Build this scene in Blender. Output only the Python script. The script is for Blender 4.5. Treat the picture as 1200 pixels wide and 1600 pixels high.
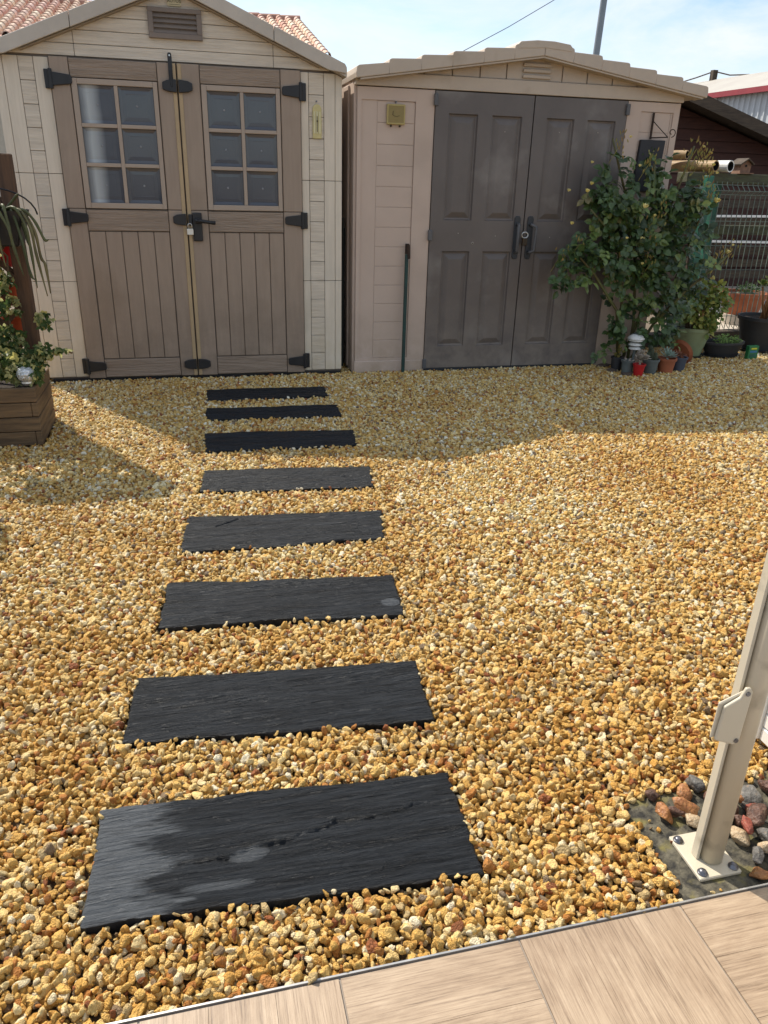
import bpy, bmesh, math, random
import numpy as np
from mathutils import Vector, Matrix, noise

# ------------------------------------------------------------------ scene, camera, world, sun
for o in list(bpy.data.objects): bpy.data.objects.remove(o)
S = bpy.context.scene
COL = S.collection
S.render.engine = 'CYCLES'
S.render.resolution_x, S.render.resolution_y = 768, 1024
cam = bpy.data.objects.new('camera', bpy.data.cameras.new('camera'))
COL.objects.link(cam)
R = [[0.97130622, -0.07210674, 0.22663812], [-0.23649607, -0.39370262, 0.88829492], [0.02517597, -0.91640540, -0.39945877]]
cam.matrix_world = Matrix([[R[i][0], -R[i][1], -R[i][2], (0, 0, 1.3)[i]] for i in range(3)] + [[0, 0, 0, 1]])
cam.data.sensor_fit = 'HORIZONTAL'; cam.data.sensor_width = 36; cam.data.lens = 35.7
cam.data.clip_start = 0.05; cam.data.clip_end = 2000
S.camera = cam

SUN_EL = math.radians(46.5)
sdir = Vector((-0.53, 0.85, 0)).normalized()           # horizontal direction towards the sun
sdir = Vector((sdir.x * math.cos(SUN_EL), sdir.y * math.cos(SUN_EL), math.sin(SUN_EL)))
w = bpy.data.worlds.new('World'); S.world = w; w.use_nodes = True
nt = w.node_tree; nt.nodes.clear()
N = nt.nodes.new; L = nt.links.new
sky = N('ShaderNodeTexSky'); sky.sky_type = 'NISHITA'; sky.sun_disc = False
sky.sun_elevation = SUN_EL; sky.sun_rotation = math.atan2(sdir.x, sdir.y)
sky.air_density = 1.0; sky.dust_density = 0.6; sky.ozone_density = 1.5
tc = N('ShaderNodeTexCoord'); mp = N('ShaderNodeMapping'); mp.inputs['Scale'].default_value = (1.6, 1.1, 5.0)
mp.inputs['Location'].default_value = (0.35, 0.2, 0.9)
nz = N('ShaderNodeTexNoise'); nz.inputs['Scale'].default_value = 2.6; nz.inputs['Detail'].default_value = 9
nz.inputs['Roughness'].default_value = 0.62; nz.inputs['Distortion'].default_value = 0.35
cr = N('ShaderNodeValToRGB'); cr.color_ramp.elements[0].position = 0.34; cr.color_ramp.elements[1].position = 0.62
mx = N('ShaderNodeMix'); mx.data_type = 'RGBA'
mx.inputs['B'].default_value = (5.5, 5.85, 6.3, 1)
bg = N('ShaderNodeBackground'); bg.inputs['Strength'].default_value = 0.13
out = N('ShaderNodeOutputWorld')
mul = N('ShaderNodeMath'); mul.operation = 'MULTIPLY'; mul.inputs[1].default_value = 0.93
L(tc.outputs['Generated'], mp.inputs['Vector']); L(mp.outputs[0], nz.inputs['Vector']); L(nz.outputs['Fac'], cr.inputs['Fac'])
L(cr.outputs['Color'], mul.inputs[0]); L(mul.outputs[0], mx.inputs['Factor']); L(sky.outputs[0], mx.inputs['A']); L(mx.outputs['Result'], bg.inputs['Color']); L(bg.outputs[0], out.inputs['Surface'])
sl = bpy.data.lights.new('sun', 'SUN'); sl.energy = 4.9; sl.angle = math.radians(0.5); sl.color = (1.0, 0.92, 0.80)
so = bpy.data.objects.new('sun', sl); COL.objects.link(so)
so.rotation_euler = (-sdir).to_track_quat('-Z', 'Y').to_euler()
S.view_settings.view_transform = 'Standard'; S.view_settings.look = 'None'
S.view_settings.exposure = 0.42; S.view_settings.gamma = 1; S.view_settings.use_curve_mapping = False

RNG = random.Random(7)
NR = np.random.default_rng(11)

# ------------------------------------------------------------------ materials
def mat(name, col, rough=0.6, col2=None, nscale=6.0, stretch=(1, 1, 1), detail=6, bump=0.0, bscale=None, bstretch=None,
        metal=0.0, spec=0.4, ramp=(0.35, 0.65), grime=None, bdist=0.004, coat=0.0, transl=0.0):
    m = bpy.data.materials.new(name); m.use_nodes = True
    t = m.node_tree; b = t.nodes['Principled BSDF']
    b.inputs['Roughness'].default_value = rough; b.inputs['Metallic'].default_value = metal
    b.inputs['Specular IOR Level'].default_value = spec
    if coat: b.inputs['Coat Weight'].default_value = coat
    if transl: b.inputs['Transmission Weight'].default_value = transl
    c0 = tuple(col) + (1,)
    if col2 is None: col2 = tuple(c * 0.82 for c in col)
    co = t.nodes.new('ShaderNodeTexCoord'); ma = t.nodes.new('ShaderNodeMapping'); ma.inputs['Scale'].default_value = stretch
    n = t.nodes.new('ShaderNodeTexNoise'); n.inputs['Scale'].default_value = nscale; n.inputs['Detail'].default_value = detail
    n.inputs['Roughness'].default_value = 0.65
    r = t.nodes.new('ShaderNodeValToRGB'); r.color_ramp.elements[0].position = ramp[0]; r.color_ramp.elements[1].position = ramp[1]
    r.color_ramp.elements[0].color = tuple(col2) + (1,); r.color_ramp.elements[1].color = c0
    k = t.links.new
    k(co.outputs['Object'], ma.inputs['Vector']); k(ma.outputs[0], n.inputs['Vector']); k(n.outputs['Fac'], r.inputs['Fac'])
    last = r.outputs['Color']
    if grime:
        gcol, gscale, glo, ghi = grime
        g = t.nodes.new('ShaderNodeTexNoise'); g.inputs['Scale'].default_value = gscale; g.inputs['Detail'].default_value = 8
        gr = t.nodes.new('ShaderNodeValToRGB'); gr.color_ramp.elements[0].position = glo; gr.color_ramp.elements[1].position = ghi
        mm = t.nodes.new('ShaderNodeMix'); mm.data_type = 'RGBA'; mm.inputs['B'].default_value = tuple(gcol) + (1,)
        k(co.outputs['Object'], g.inputs['Vector']); k(g.outputs['Fac'], gr.inputs['Fac']); k(gr.outputs['Color'], mm.inputs['Factor'])
        k(last, mm.inputs['A']); last = mm.outputs['Result']
    k(last, b.inputs['Base Color'])
    if bump:
        ma2 = t.nodes.new('ShaderNodeMapping'); ma2.inputs['Scale'].default_value = bstretch or stretch
        n2 = t.nodes.new('ShaderNodeTexNoise'); n2.inputs['Scale'].default_value = bscale or nscale * 3; n2.inputs['Detail'].default_value = 8
        bu = t.nodes.new('ShaderNodeBump'); bu.inputs['Strength'].default_value = bump; bu.inputs['Distance'].default_value = bdist
        k(co.outputs['Object'], ma2.inputs['Vector']); k(ma2.outputs[0], n2.inputs['Vector']); k(n2.outputs['Fac'], bu.inputs['Height']); k(bu.outputs[0], b.inputs['Normal'])
    return m

def ramp_mat(name, stops, rough=0.6, attr='rnd', bump=0.0, bscale=60, spec=0.3, var=0.25, nscale=30, interp='LINEAR', sub=0.0, bdist=0.003):
    """colour picked per face (attribute) or per instance (attr None), with a little texture of its own"""
    m = bpy.data.materials.new(name); m.use_nodes = True
    t = m.node_tree; b = t.nodes['Principled BSDF']; k = t.links.new
    b.inputs['Roughness'].default_value = rough; b.inputs['Specular IOR Level'].default_value = spec
    if attr is None: src = t.nodes.new('ShaderNodeObjectInfo').outputs['Random']
    else:
        a = t.nodes.new('ShaderNodeAttribute'); a.attribute_name = attr; src = a.outputs['Fac']
    r = t.nodes.new('ShaderNodeValToRGB'); cr = r.color_ramp; cr.interpolation = interp
    cr.elements[0].position = stops[0][0]; cr.elements[0].color = tuple(stops[0][1]) + (1,)
    cr.elements[1].position = stops[1][0]; cr.elements[1].color = tuple(stops[1][1]) + (1,)
    for p, c in stops[2:]:
        e = cr.elements.new(p); e.color = tuple(c) + (1,)
    k(src, r.inputs['Fac'])
    co = t.nodes.new('ShaderNodeTexCoord'); n = t.nodes.new('ShaderNodeTexNoise'); n.inputs['Scale'].default_value = nscale; n.inputs['Detail'].default_value = 4
    k(co.outputs['Object'], n.inputs['Vector'])
    mr = t.nodes.new('ShaderNodeMapRange'); mr.inputs['From Min'].default_value = 0.3; mr.inputs['From Max'].default_value = 0.7
    mr.inputs['To Min'].default_value = 1 - var; mr.inputs['To Max'].default_value = 1 + var
    k(n.outputs['Fac'], mr.inputs['Value'])
    v = t.nodes.new('ShaderNodeVectorMath'); v.operation = 'SCALE'; k(r.outputs['Color'], v.inputs[0]); k(mr.outputs[0], v.inputs['Scale'])
    k(v.outputs[0], b.inputs['Base Color'])
    if bump:
        n2 = t.nodes.new('ShaderNodeTexNoise'); n2.inputs['Scale'].default_value = bscale; n2.inputs['Detail'].default_value = 5
        bu = t.nodes.new('ShaderNodeBump'); bu.inputs['Strength'].default_value = bump; bu.inputs['Distance'].default_value = bdist
        k(co.outputs['Object'], n2.inputs['Vector']); k(n2.outputs['Fac'], bu.inputs['Height']); k(bu.outputs[0], b.inputs['Normal'])
    if sub:
        tr = t.nodes.new('ShaderNodeBsdfTranslucent'); k(v.outputs[0], tr.inputs['Color'])
        ms = t.nodes.new('ShaderNodeMixShader'); ms.inputs[0].default_value = sub
        o = t.nodes['Material Output']; k(b.outputs[0], ms.inputs[1]); k(tr.outputs[0], ms.inputs[2]); k(ms.outputs[0], o.inputs['Surface'])
    return m

M = {}
M['beige'] = mat('beige_resin_woodgrain', (0.66, 0.585, 0.48), 0.62, (0.52, 0.455, 0.37), 4, (1, 1, 16), bump=0.9, bscale=7, bstretch=(1.6, 1, 26), bdist=0.005, grime=((0.46, 0.42, 0.36), 2.2, 0.55, 0.85))
M['beige_v'] = mat('beige_resin_upright_grain', (0.66, 0.585, 0.48), 0.62, (0.60, 0.53, 0.43), 5, (12, 12, 1), bump=0.3, bscale=8, bstretch=(22, 1, 1.2), bdist=0.002, grime=((0.47, 0.43, 0.36), 2.0, 0.55, 0.85))
M['beige_roof'] = mat('beige_roof_edge', (0.50, 0.45, 0.385), 0.7, (0.42, 0.375, 0.32), 3, bump=0.3, bscale=60, grime=((0.24, 0.23, 0.20), 6, 0.60, 0.85))
M['taupe'] = mat('taupe_door', (0.315, 0.245, 0.188), 0.55, (0.28, 0.215, 0.165), 4, (9, 9, 1), bump=0.2, bscale=12, bstretch=(14, 1, 1), bdist=0.002, grime=((0.22, 0.165, 0.12), 3, 0.58, 0.85))
M['taupe_h'] = mat('taupe_door_crossgrain', (0.315, 0.245, 0.188), 0.55, (0.23, 0.175, 0.13), 4, (1, 1, 24), bump=1.0, bscale=6, bstretch=(1.6, 1, 30), bdist=0.008)
M['taupe_l'] = mat('taupe_window_frame', (0.36, 0.29, 0.23), 0.5, (0.33, 0.26, 0.205), 5)
M['tan'] = mat('tan_astragal', (0.42, 0.31, 0.18), 0.55, (0.36, 0.27, 0.16), 3, (1, 1, 2))
M['groove'] = mat('dark_groove', (0.16, 0.13, 0.105), 0.8)
M['lip'] = mat('beige_brown_lip', (0.36, 0.29, 0.21), 0.7)  # darker beige-brown of the lip below the barge boards
M['pane'] = mat('smoky_pane', (0.060, 0.066, 0.082), 0.14, (0.052, 0.058, 0.074), 7, spec=0.6)
M['boss'] = mat('pane_boss', (0.22, 0.23, 0.25), 0.5)
def reflection_pane_material():  # pale band in the pane colour stands in for a bright reflection
    m = mat('painted_reflection_pane', (0.052, 0.058, 0.075), 0.3, (0.040, 0.045, 0.060), 7, spec=0.6); t = m.node_tree; k = t.links.new; b = t.nodes['Principled BSDF']
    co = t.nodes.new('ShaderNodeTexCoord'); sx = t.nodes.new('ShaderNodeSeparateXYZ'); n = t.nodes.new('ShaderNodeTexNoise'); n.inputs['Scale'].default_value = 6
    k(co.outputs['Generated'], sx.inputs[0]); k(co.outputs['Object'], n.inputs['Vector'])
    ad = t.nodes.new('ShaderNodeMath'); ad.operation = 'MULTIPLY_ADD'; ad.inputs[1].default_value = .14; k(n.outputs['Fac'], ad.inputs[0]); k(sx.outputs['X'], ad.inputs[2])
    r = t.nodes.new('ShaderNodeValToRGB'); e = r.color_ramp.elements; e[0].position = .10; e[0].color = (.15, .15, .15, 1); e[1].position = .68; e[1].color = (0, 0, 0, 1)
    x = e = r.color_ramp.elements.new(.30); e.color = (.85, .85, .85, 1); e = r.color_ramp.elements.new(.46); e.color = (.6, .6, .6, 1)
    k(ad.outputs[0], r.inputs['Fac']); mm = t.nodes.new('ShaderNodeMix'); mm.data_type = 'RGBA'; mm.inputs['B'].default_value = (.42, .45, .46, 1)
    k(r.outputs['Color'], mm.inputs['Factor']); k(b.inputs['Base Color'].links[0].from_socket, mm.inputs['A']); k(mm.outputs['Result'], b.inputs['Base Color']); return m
M['reflectpane'] = reflection_pane_material()
M['black'] = mat('black_plastic', (0.018, 0.019, 0.022), 0.42, (0.013, 0.013, 0.015), 20, bump=0.1, bscale=200)
M['steel'] = mat('brushed_steel', (0.55, 0.55, 0.54), 0.3, (0.45, 0.45, 0.44), 40, metal=0.9)
M['lockwhite'] = mat('padlock_body', (0.72, 0.70, 0.64), 0.35, (0.6, 0.58, 0.52), 60, metal=0.2)
M['cream'] = mat('cream_wall_resin', (0.51, 0.405, 0.335), 0.6, (0.465, 0.365, 0.30), 1.6, bump=0.15, bscale=40, grime=((0.35, 0.275, 0.225), 1.7, 0.55, 0.9))
M['cream_roof'] = mat('cream_roof_resin', (0.47, 0.395, 0.315), 0.6, (0.42, 0.35, 0.28), 3, bump=0.15, bscale=60, grime=((0.32, 0.26, 0.19), 5, 0.6, 0.85))
M['graydoor'] = mat('grey_brown_door_resin', (0.126, 0.108, 0.099), 0.42, (0.102, 0.087, 0.080), 2.5, bump=0.12, bscale=70, grime=((0.22, 0.20, 0.185), 3.2, 0.56, 0.80))
M['grayplastic'] = mat('grey_plastic', (0.10, 0.10, 0.105), 0.5)
M['darkplastic'] = mat('dark_slate_plastic', (0.030, 0.034, 0.040), 0.5)
M['brownwood'] = mat('dark_redbrown_boards', (0.070, 0.026, 0.018), 0.75, (0.045, 0.017, 0.013), 5, (1, 1, 10), bump=0.4, bscale=20, bstretch=(1, 1, 8))
M['oldwood'] = mat('old_dark_timber', (0.085, 0.062, 0.042), 0.85, (0.045, 0.033, 0.024), 6, (1, 3, 9), bump=0.5, bscale=20)
M['planterwood'] = mat('brown_planter_timber', (0.20, 0.125, 0.062), 0.75, (0.09, 0.058, 0.032), 4, (1.2, 1.2, 14), bump=0.5, bscale=14, bstretch=(1, 1, 10), grime=((0.05, 0.032, 0.022), 4, 0.55, 0.8))
M['postwood'] = mat('brown_post_timber', (0.12, 0.062, 0.032), 0.75, (0.065, 0.036, 0.022), 5, (10, 10, 1), bump=0.5, bscale=14, bstretch=(10, 10, 1))
M['mosswood'] = mat('mossy_rail', (0.085, 0.095, 0.050), 0.9, (0.055, 0.050, 0.035), 8, (1, 3, 5), bump=0.5, bscale=30)
M['greenpost'] = mat('green_coated_steel', (0.02, 0.13, 0.085), 0.45, (0.012, 0.065, 0.048), 10)
M['darkgreen'] = mat('dark_green_stake', (0.006, 0.045, 0.040), 0.5, (0.010, 0.030, 0.026), 20)
M['rust'] = mat('rusty_iron', (0.050, 0.028, 0.018), 0.85, (0.02, 0.014, 0.012), 50, bump=0.5, bscale=150)
M['wire'] = mat('fence_wire', (0.15, 0.19, 0.16), 0.5, (0.09, 0.12, 0.10), 30)
M['white'] = mat('white_plastic', (0.72, 0.72, 0.70), 0.45, (0.62, 0.62, 0.59), 20)
M['bamboo'] = mat('bamboo', (0.40, 0.27, 0.12), 0.6, (0.24, 0.15, 0.07), 12, (1, 1, 1))
M['black_hole'] = mat('painted_hole_dark', (0.01, 0.01, 0.01), 0.9)  # near-black colour paints the dark inside pipe bores and the nest hole
M['postcream'] = mat('cream_coated_post', (0.56, 0.50, 0.385), 0.42, (0.51, 0.455, 0.35), 3, bump=0.06, bscale=300, grime=((0.27, 0.235, 0.175), 14, 0.62, 0.82))
M['gatewhite'] = mat('white_pvc_slats', (0.78, 0.76, 0.70), 0.4, (0.72, 0.70, 0.64), 4)
M['bolt'] = mat('zinc_bolt', (0.20, 0.20, 0.22), 0.35, (0.12, 0.12, 0.13), 80, metal=0.8)
M['concrete_dark'] = mat('mossy_dark_concrete', (0.125, 0.112, 0.078), 0.9, (0.022, 0.021, 0.018), 28, bump=1.0, bscale=120, ramp=(0.40, 0.62), grime=((0.15, 0.13, 0.045), 22, 0.54, 0.68))
M['concrete'] = mat('pale_concrete', (0.50, 0.44, 0.36), 0.9, (0.40, 0.35, 0.29), 5, bump=0.4, bscale=60)
M['terracotta'] = mat('terracotta', (0.36, 0.115, 0.050), 0.8, (0.27, 0.085, 0.04), 12, bump=0.2, bscale=80)
M['redpot'] = mat('red_plastic', (0.45, 0.015, 0.018), 0.4, (0.36, 0.012, 0.014), 12)
M['orangepot'] = mat('orange_plastic', (0.62, 0.10, 0.03), 0.5, (0.50, 0.08, 0.025), 12)
M['greypot'] = mat('grey_green_pot', (0.115, 0.135, 0.130), 0.6, (0.085, 0.10, 0.098), 20)
M['bluepot'] = mat('blue_grey_pot', (0.065, 0.078, 0.105), 0.6, (0.05, 0.06, 0.085), 20)
M['limepot'] = mat('pale_green_pot', (0.26, 0.31, 0.17), 0.55, (0.21, 0.25, 0.14), 8, grime=((0.13, 0.13, 0.075), 9, 0.58, 0.8))
M['blackpot'] = mat('charcoal_pot', (0.030, 0.031, 0.034), 0.55, (0.022, 0.023, 0.025), 12)
M['soil'] = mat('potting_soil', (0.035, 0.023, 0.015), 0.95, (0.015, 0.010, 0.008), 60, bump=1.0, bscale=90, bdist=0.01)
M['stem'] = mat('woody_stem', (0.13, 0.085, 0.045), 0.8, (0.07, 0.05, 0.03), 30)
M['cane'] = mat('green_cane', (0.10, 0.12, 0.04), 0.6, (0.09, 0.07, 0.03), 12)
M['greenbox'] = mat('green_card', (0.02, 0.16, 0.05), 0.5)
M['yellow'] = mat('yellow_print', (0.65, 0.60, 0.04), 0.5)
M['blue'] = mat('blue_print', (0.03, 0.15, 0.30), 0.5)
M['hygro'] = mat('yellowed_plastic', (0.42, 0.34, 0.13), 0.4, (0.38, 0.30, 0.11), 12)
M['hygrodark'] = mat('yellowed_dial', (0.25, 0.18, 0.06), 0.35, (0.22, 0.17, 0.05), 30)
M['thermo'] = mat('cream_plastic', (0.58, 0.50, 0.24), 0.45, (0.50, 0.43, 0.2), 30)
M['thermo2'] = mat('cream_plastic_strip', (0.68, 0.63, 0.38), 0.4)
M['slatesign'] = mat('dark_wall_panel', (0.022, 0.022, 0.026), 0.5, (0.016, 0.016, 0.02), 10)
M['glassball'] = mat('crackle_glass', (0.82, 0.84, 0.85), 0.10, (0.30, 0.33, 0.34), 90, bump=1.0, bscale=90, bdist=0.01, metal=0.55, spec=0.8)
M['housewall'] = mat('pale_render', (0.55, 0.48, 0.38), 0.85)
M['ridge'] = mat('ridge_tile', (0.38, 0.20, 0.14), 0.8, (0.28, 0.14, 0.10), 3, bump=0.3, bscale=10)
M['siding'] = mat('white_metal_siding', (0.46, 0.49, 0.52), 0.5, (0.42, 0.45, 0.48), 2)
M['whroof'] = mat('pale_sheet_roof', (0.42, 0.40, 0.35), 0.6, (0.38, 0.35, 0.31), 0.7)
M['gutter'] = mat('red_gutter', (0.30, 0.035, 0.045), 0.5, (0.24, 0.03, 0.04), 2)
M['galv'] = mat('galvanised_pole', (0.25, 0.28, 0.30), 0.5, (0.2, 0.22, 0.24), 1, metal=0.3)
M['trim'] = mat('anodised_trim', (0.50, 0.49, 0.47), 0.35, (0.40, 0.39, 0.37), 30, metal=0.7)
M['ground'] = mat('packed_earth', (0.16, 0.125, 0.09), 0.95, (0.11, 0.085, 0.06), 2, bump=0.4, bscale=30)
M['gravelbed'] = mat('sand_under_pebbles', (0.13, 0.085, 0.045), 0.95, (0.08, 0.05, 0.028), 40, bump=1.0, bscale=120, bdist=0.006)
M['grout'] = mat('grout', (0.30, 0.26, 0.22), 0.9)
M['plaque'] = mat('ivory_plaque', (0.55, 0.48, 0.30), 0.5, (0.48, 0.42, 0.26), 30)
M['ink'] = mat('dark_brown_ink', (0.045, 0.028, 0.012), 0.6)
M['scratch'] = mat('chipped_paint', (0.36, 0.32, 0.28), 0.7)

def slate_material():
    m = bpy.data.materials.new('riven_black_slate'); m.use_nodes = True
    t = m.node_tree; b = t.nodes['Principled BSDF']; k = t.links.new
    co = t.nodes.new('ShaderNodeTexCoord'); oi = t.nodes.new('ShaderNodeObjectInfo')
    add = t.nodes.new('ShaderNodeVectorMath'); add.operation = 'ADD'
    sc = t.nodes.new('ShaderNodeVectorMath'); sc.operation = 'SCALE'; sc.inputs[0].default_value = (17, 9, 5); k(oi.outputs['Random'], sc.inputs['Scale'])
    k(co.outputs['Object'], add.inputs[0]); k(sc.outputs[0], add.inputs[1])
    def noise_(scale, st, det=8):
        ma = t.nodes.new('ShaderNodeMapping'); ma.inputs['Scale'].default_value = st; k(add.outputs[0], ma.inputs['Vector'])
        n = t.nodes.new('ShaderNodeTexNoise'); n.inputs['Scale'].default_value = scale; n.inputs['Detail'].default_value = det; n.inputs['Roughness'].default_value = 0.68
        n.inputs['Distortion'].default_value = 0.4
        k(ma.outputs[0], n.inputs['Vector']); return n
    n1 = noise_(6, (1, 9, 1)); r1 = t.nodes.new('ShaderNodeValToRGB')
    r1.color_ramp.elements[0].position = 0.3; r1.color_ramp.elements[0].color = (0.0022, 0.0027, 0.0035, 1)
    r1.color_ramp.elements[1].position = 0.80; r1.color_ramp.elements[1].color = (0.024, 0.029, 0.036, 1)
    k(n1.outputs['Fac'], r1.inputs['Fac'])
    n2 = noise_(2.4, (1, 2.8, 1), 5); r2 = t.nodes.new('ShaderNodeValToRGB')
    r2.color_ramp.elements[0].position = 0.66; r2.color_ramp.elements[1].position = 0.74
    k(n2.outputs['Fac'], r2.inputs['Fac'])
    mm = t.nodes.new('ShaderNodeMix'); mm.data_type = 'RGBA'; mm.inputs['B'].default_value = (0.040, 0.044, 0.050, 1)
    k(r2.outputs['Color'], mm.inputs['Factor']); k(r1.outputs['Color'], mm.inputs['A'])
    at = t.nodes.new('ShaderNodeAttribute'); at.attribute_name = 'dust'
    m2 = t.nodes.new('ShaderNodeMix'); m2.data_type = 'RGBA'; m2.inputs['B'].default_value = (0.085, 0.093, 0.102, 1)
    k(at.outputs['Fac'], m2.inputs['Factor']); k(mm.outputs['Result'], m2.inputs['A'])
    k(m2.outputs['Result'], b.inputs['Base Color'])
    n3 = noise_(9, (1, 14, 1), 10); bu = t.nodes.new('ShaderNodeBump'); bu.inputs['Strength'].default_value = 1.0; bu.inputs['Distance'].default_value = 0.014
    k(n3.outputs['Fac'], bu.inputs['Height']); k(bu.outputs[0], b.inputs['Normal'])
    mr = t.nodes.new('ShaderNodeMapRange'); mr.inputs['To Min'].default_value = 0.30; mr.inputs['To Max'].default_value = 0.62
    k(n1.outputs['Fac'], mr.inputs['Value']); k(mr.outputs[0], b.inputs['Roughness'])
    b.inputs['Specular IOR Level'].default_value = 0.24
    return m
M['slate'] = slate_material()

def tile_material():
    m = bpy.data.materials.new('wood_look_tile'); m.use_nodes = True
    t = m.node_tree; b = t.nodes['Principled BSDF']; k = t.links.new
    at = t.nodes.new('ShaderNodeAttribute'); at.attribute_name = 'guv'       # x along the grain, y across, z tile id
    def nn(scale, st, det=8, dis=0.3):
        ma = t.nodes.new('ShaderNodeMapping'); ma.inputs['Scale'].default_value = st; k(at.outputs['Vector'], ma.inputs['Vector'])
        n = t.nodes.new('ShaderNodeTexNoise'); n.inputs['Scale'].default_value = scale; n.inputs['Detail'].default_value = det; n.inputs['Distortion'].default_value = dis; n.inputs['Roughness'].default_value = 0.7
        k(ma.outputs[0], n.inputs['Vector']); return n
    n1 = nn(9, (0.6, 20, 1), 12, .05); r = t.nodes.new('ShaderNodeValToRGB'); c = r.color_ramp
    c.elements[0].position = 0.28; c.elements[0].color = (0.15, 0.105, 0.070, 1); c.elements[1].position = 0.66; c.elements[1].color = (0.46, 0.35, 0.242, 1)
    e = c.elements.new(0.43); e.color = (0.36, 0.265, 0.178, 1)
    k(n1.outputs['Fac'], r.inputs['Fac'])
    n2 = nn(24, (0.5, 16, 1), 10, .1); r2 = t.nodes.new('ShaderNodeValToRGB'); r2.color_ramp.elements[0].position = 0.34; r2.color_ramp.elements[1].position = 0.50
    r2.color_ramp.elements[0].color = (0.60, 0.57, 0.55, 1)
    mu = t.nodes.new('ShaderNodeMix'); mu.data_type = 'RGBA'; mu.blend_type = 'MULTIPLY'; mu.inputs['Factor'].default_value = 1.0
    k(n2.outputs['Fac'], r2.inputs['Fac']); k(r.outputs['Color'], mu.inputs['A']); k(r2.outputs['Color'], mu.inputs['B'])
    n5 = nn(5, (1, 2.2, 1), 6, .6); r5 = t.nodes.new('ShaderNodeValToRGB'); r5.color_ramp.elements[0].position = .35; r5.color_ramp.elements[1].position = .62; r5.color_ramp.elements[0].color = (.74, .70, .67, 1)
    m5 = t.nodes.new('ShaderNodeMix'); m5.data_type = 'RGBA'; m5.blend_type = 'MULTIPLY'; m5.inputs['Factor'].default_value = 1
    k(n5.outputs['Fac'], r5.inputs['Fac']); k(mu.outputs['Result'], m5.inputs['A']); k(r5.outputs['Color'], m5.inputs['B'])
    k(m5.outputs['Result'], b.inputs['Base Color']); b.inputs['Roughness'].default_value = 0.5
    bu = t.nodes.new('ShaderNodeBump'); bu.inputs['Strength'].default_value = 0.3; bu.inputs['Distance'].default_value = 0.002
    k(n1.outputs['Fac'], bu.inputs['Height']); k(bu.outputs[0], b.inputs['Normal'])
    return m
M['tile'] = tile_material()

PEB = [(0.0, (0.62, 0.365, 0.095)), (0.15, (0.72, 0.485, 0.16)), (0.34, (0.79, 0.60, 0.27)), (0.53, (0.82, 0.69, 0.40)), (0.62, (0.62, 0.39, 0.11)),
       (0.75, (0.45, 0.20, 0.050)), (0.83, (0.52, 0.41, 0.22)), (0.885, (0.84, 0.77, 0.58)), (0.95, (0.31, 0.11, 0.04)), (0.97, (0.24, 0.18, 0.12))]
def pebble_material():
    m = ramp_mat('ochre_pebble', PEB, 0.6, None, 0.55, 4, 0.35, 0.24, 2.0, 'CONSTANT', 0.0, 0.06)
    t = m.node_tree; b = t.nodes['Principled BSDF']; k = t.links.new
    # drifts of redder and paler stone over the yard
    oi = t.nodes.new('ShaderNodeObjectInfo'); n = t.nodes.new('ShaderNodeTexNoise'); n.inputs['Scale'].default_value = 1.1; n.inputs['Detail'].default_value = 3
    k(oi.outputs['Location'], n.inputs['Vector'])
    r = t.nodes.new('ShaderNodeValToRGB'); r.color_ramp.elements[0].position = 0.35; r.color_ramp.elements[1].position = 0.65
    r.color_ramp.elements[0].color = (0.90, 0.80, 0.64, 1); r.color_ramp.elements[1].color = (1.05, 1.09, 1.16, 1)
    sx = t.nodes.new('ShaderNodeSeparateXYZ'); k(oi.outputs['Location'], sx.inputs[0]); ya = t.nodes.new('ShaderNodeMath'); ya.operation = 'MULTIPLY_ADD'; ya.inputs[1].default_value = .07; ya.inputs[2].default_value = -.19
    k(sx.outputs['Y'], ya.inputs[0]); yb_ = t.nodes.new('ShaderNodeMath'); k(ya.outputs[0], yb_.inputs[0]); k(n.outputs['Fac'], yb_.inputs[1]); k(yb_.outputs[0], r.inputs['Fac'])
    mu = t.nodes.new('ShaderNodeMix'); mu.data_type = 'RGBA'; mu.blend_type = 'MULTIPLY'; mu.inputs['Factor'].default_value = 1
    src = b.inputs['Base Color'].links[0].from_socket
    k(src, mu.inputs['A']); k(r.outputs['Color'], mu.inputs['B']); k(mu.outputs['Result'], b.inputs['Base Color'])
    return m
M['pebble'] = pebble_material()
M['cobble'] = mat('river_cobble', (0.38, 0.24, 0.14), 0.45, (0.16, 0.09, 0.06), 22, bump=0.3, bscale=80)
def cob(n, a, b, ro=.5): return mat('cobble_' + n, a, ro, b, 1.6, detail=8, bump=0.35, bscale=4, bdist=0.04, grime=((0.24, 0.17, 0.11), 3, 0.60, 0.75))
COB = [cob('orange', (0.44, 0.20, 0.065), (0.22, 0.085, 0.035), .4), cob('brown', (0.15, 0.075, 0.05), (0.045, 0.024, 0.018)), cob('cream', (0.52, 0.42, 0.28), (0.33, 0.22, 0.12)),
       cob('grey', (0.16, 0.15, 0.135), (0.06, 0.057, 0.052)), cob('red', (0.34, 0.085, 0.05), (0.16, 0.04, 0.028))]
M['roseleaf'] = ramp_mat('rose_leaf', [(0, (0.024, 0.048, 0.018)), (0.45, (0.066, 0.116, 0.034)), (0.8, (0.19, 0.25, 0.065)), (1, (0.20, 0.17, 0.07))], 0.38, spec=0.5, sub=0.2)
M['vent'] = mat('grey_brown_vent', (0.205, 0.165, 0.138), 0.6)
M['bud'] = ramp_mat('rose_bud', [(0, (0.50, 0.42, 0.10)), (0.6, (0.66, 0.58, 0.26)), (1, (0.36, 0.22, 0.08))], 0.6)
M['sprig'] = ramp_mat('yellow_sprig_leaf', [(0, (0.16, 0.17, 0.04)), (0.6, (0.28, 0.22, 0.06)), (1, (0.22, 0.11, 0.04))], 0.6, sub=0.2)
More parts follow.
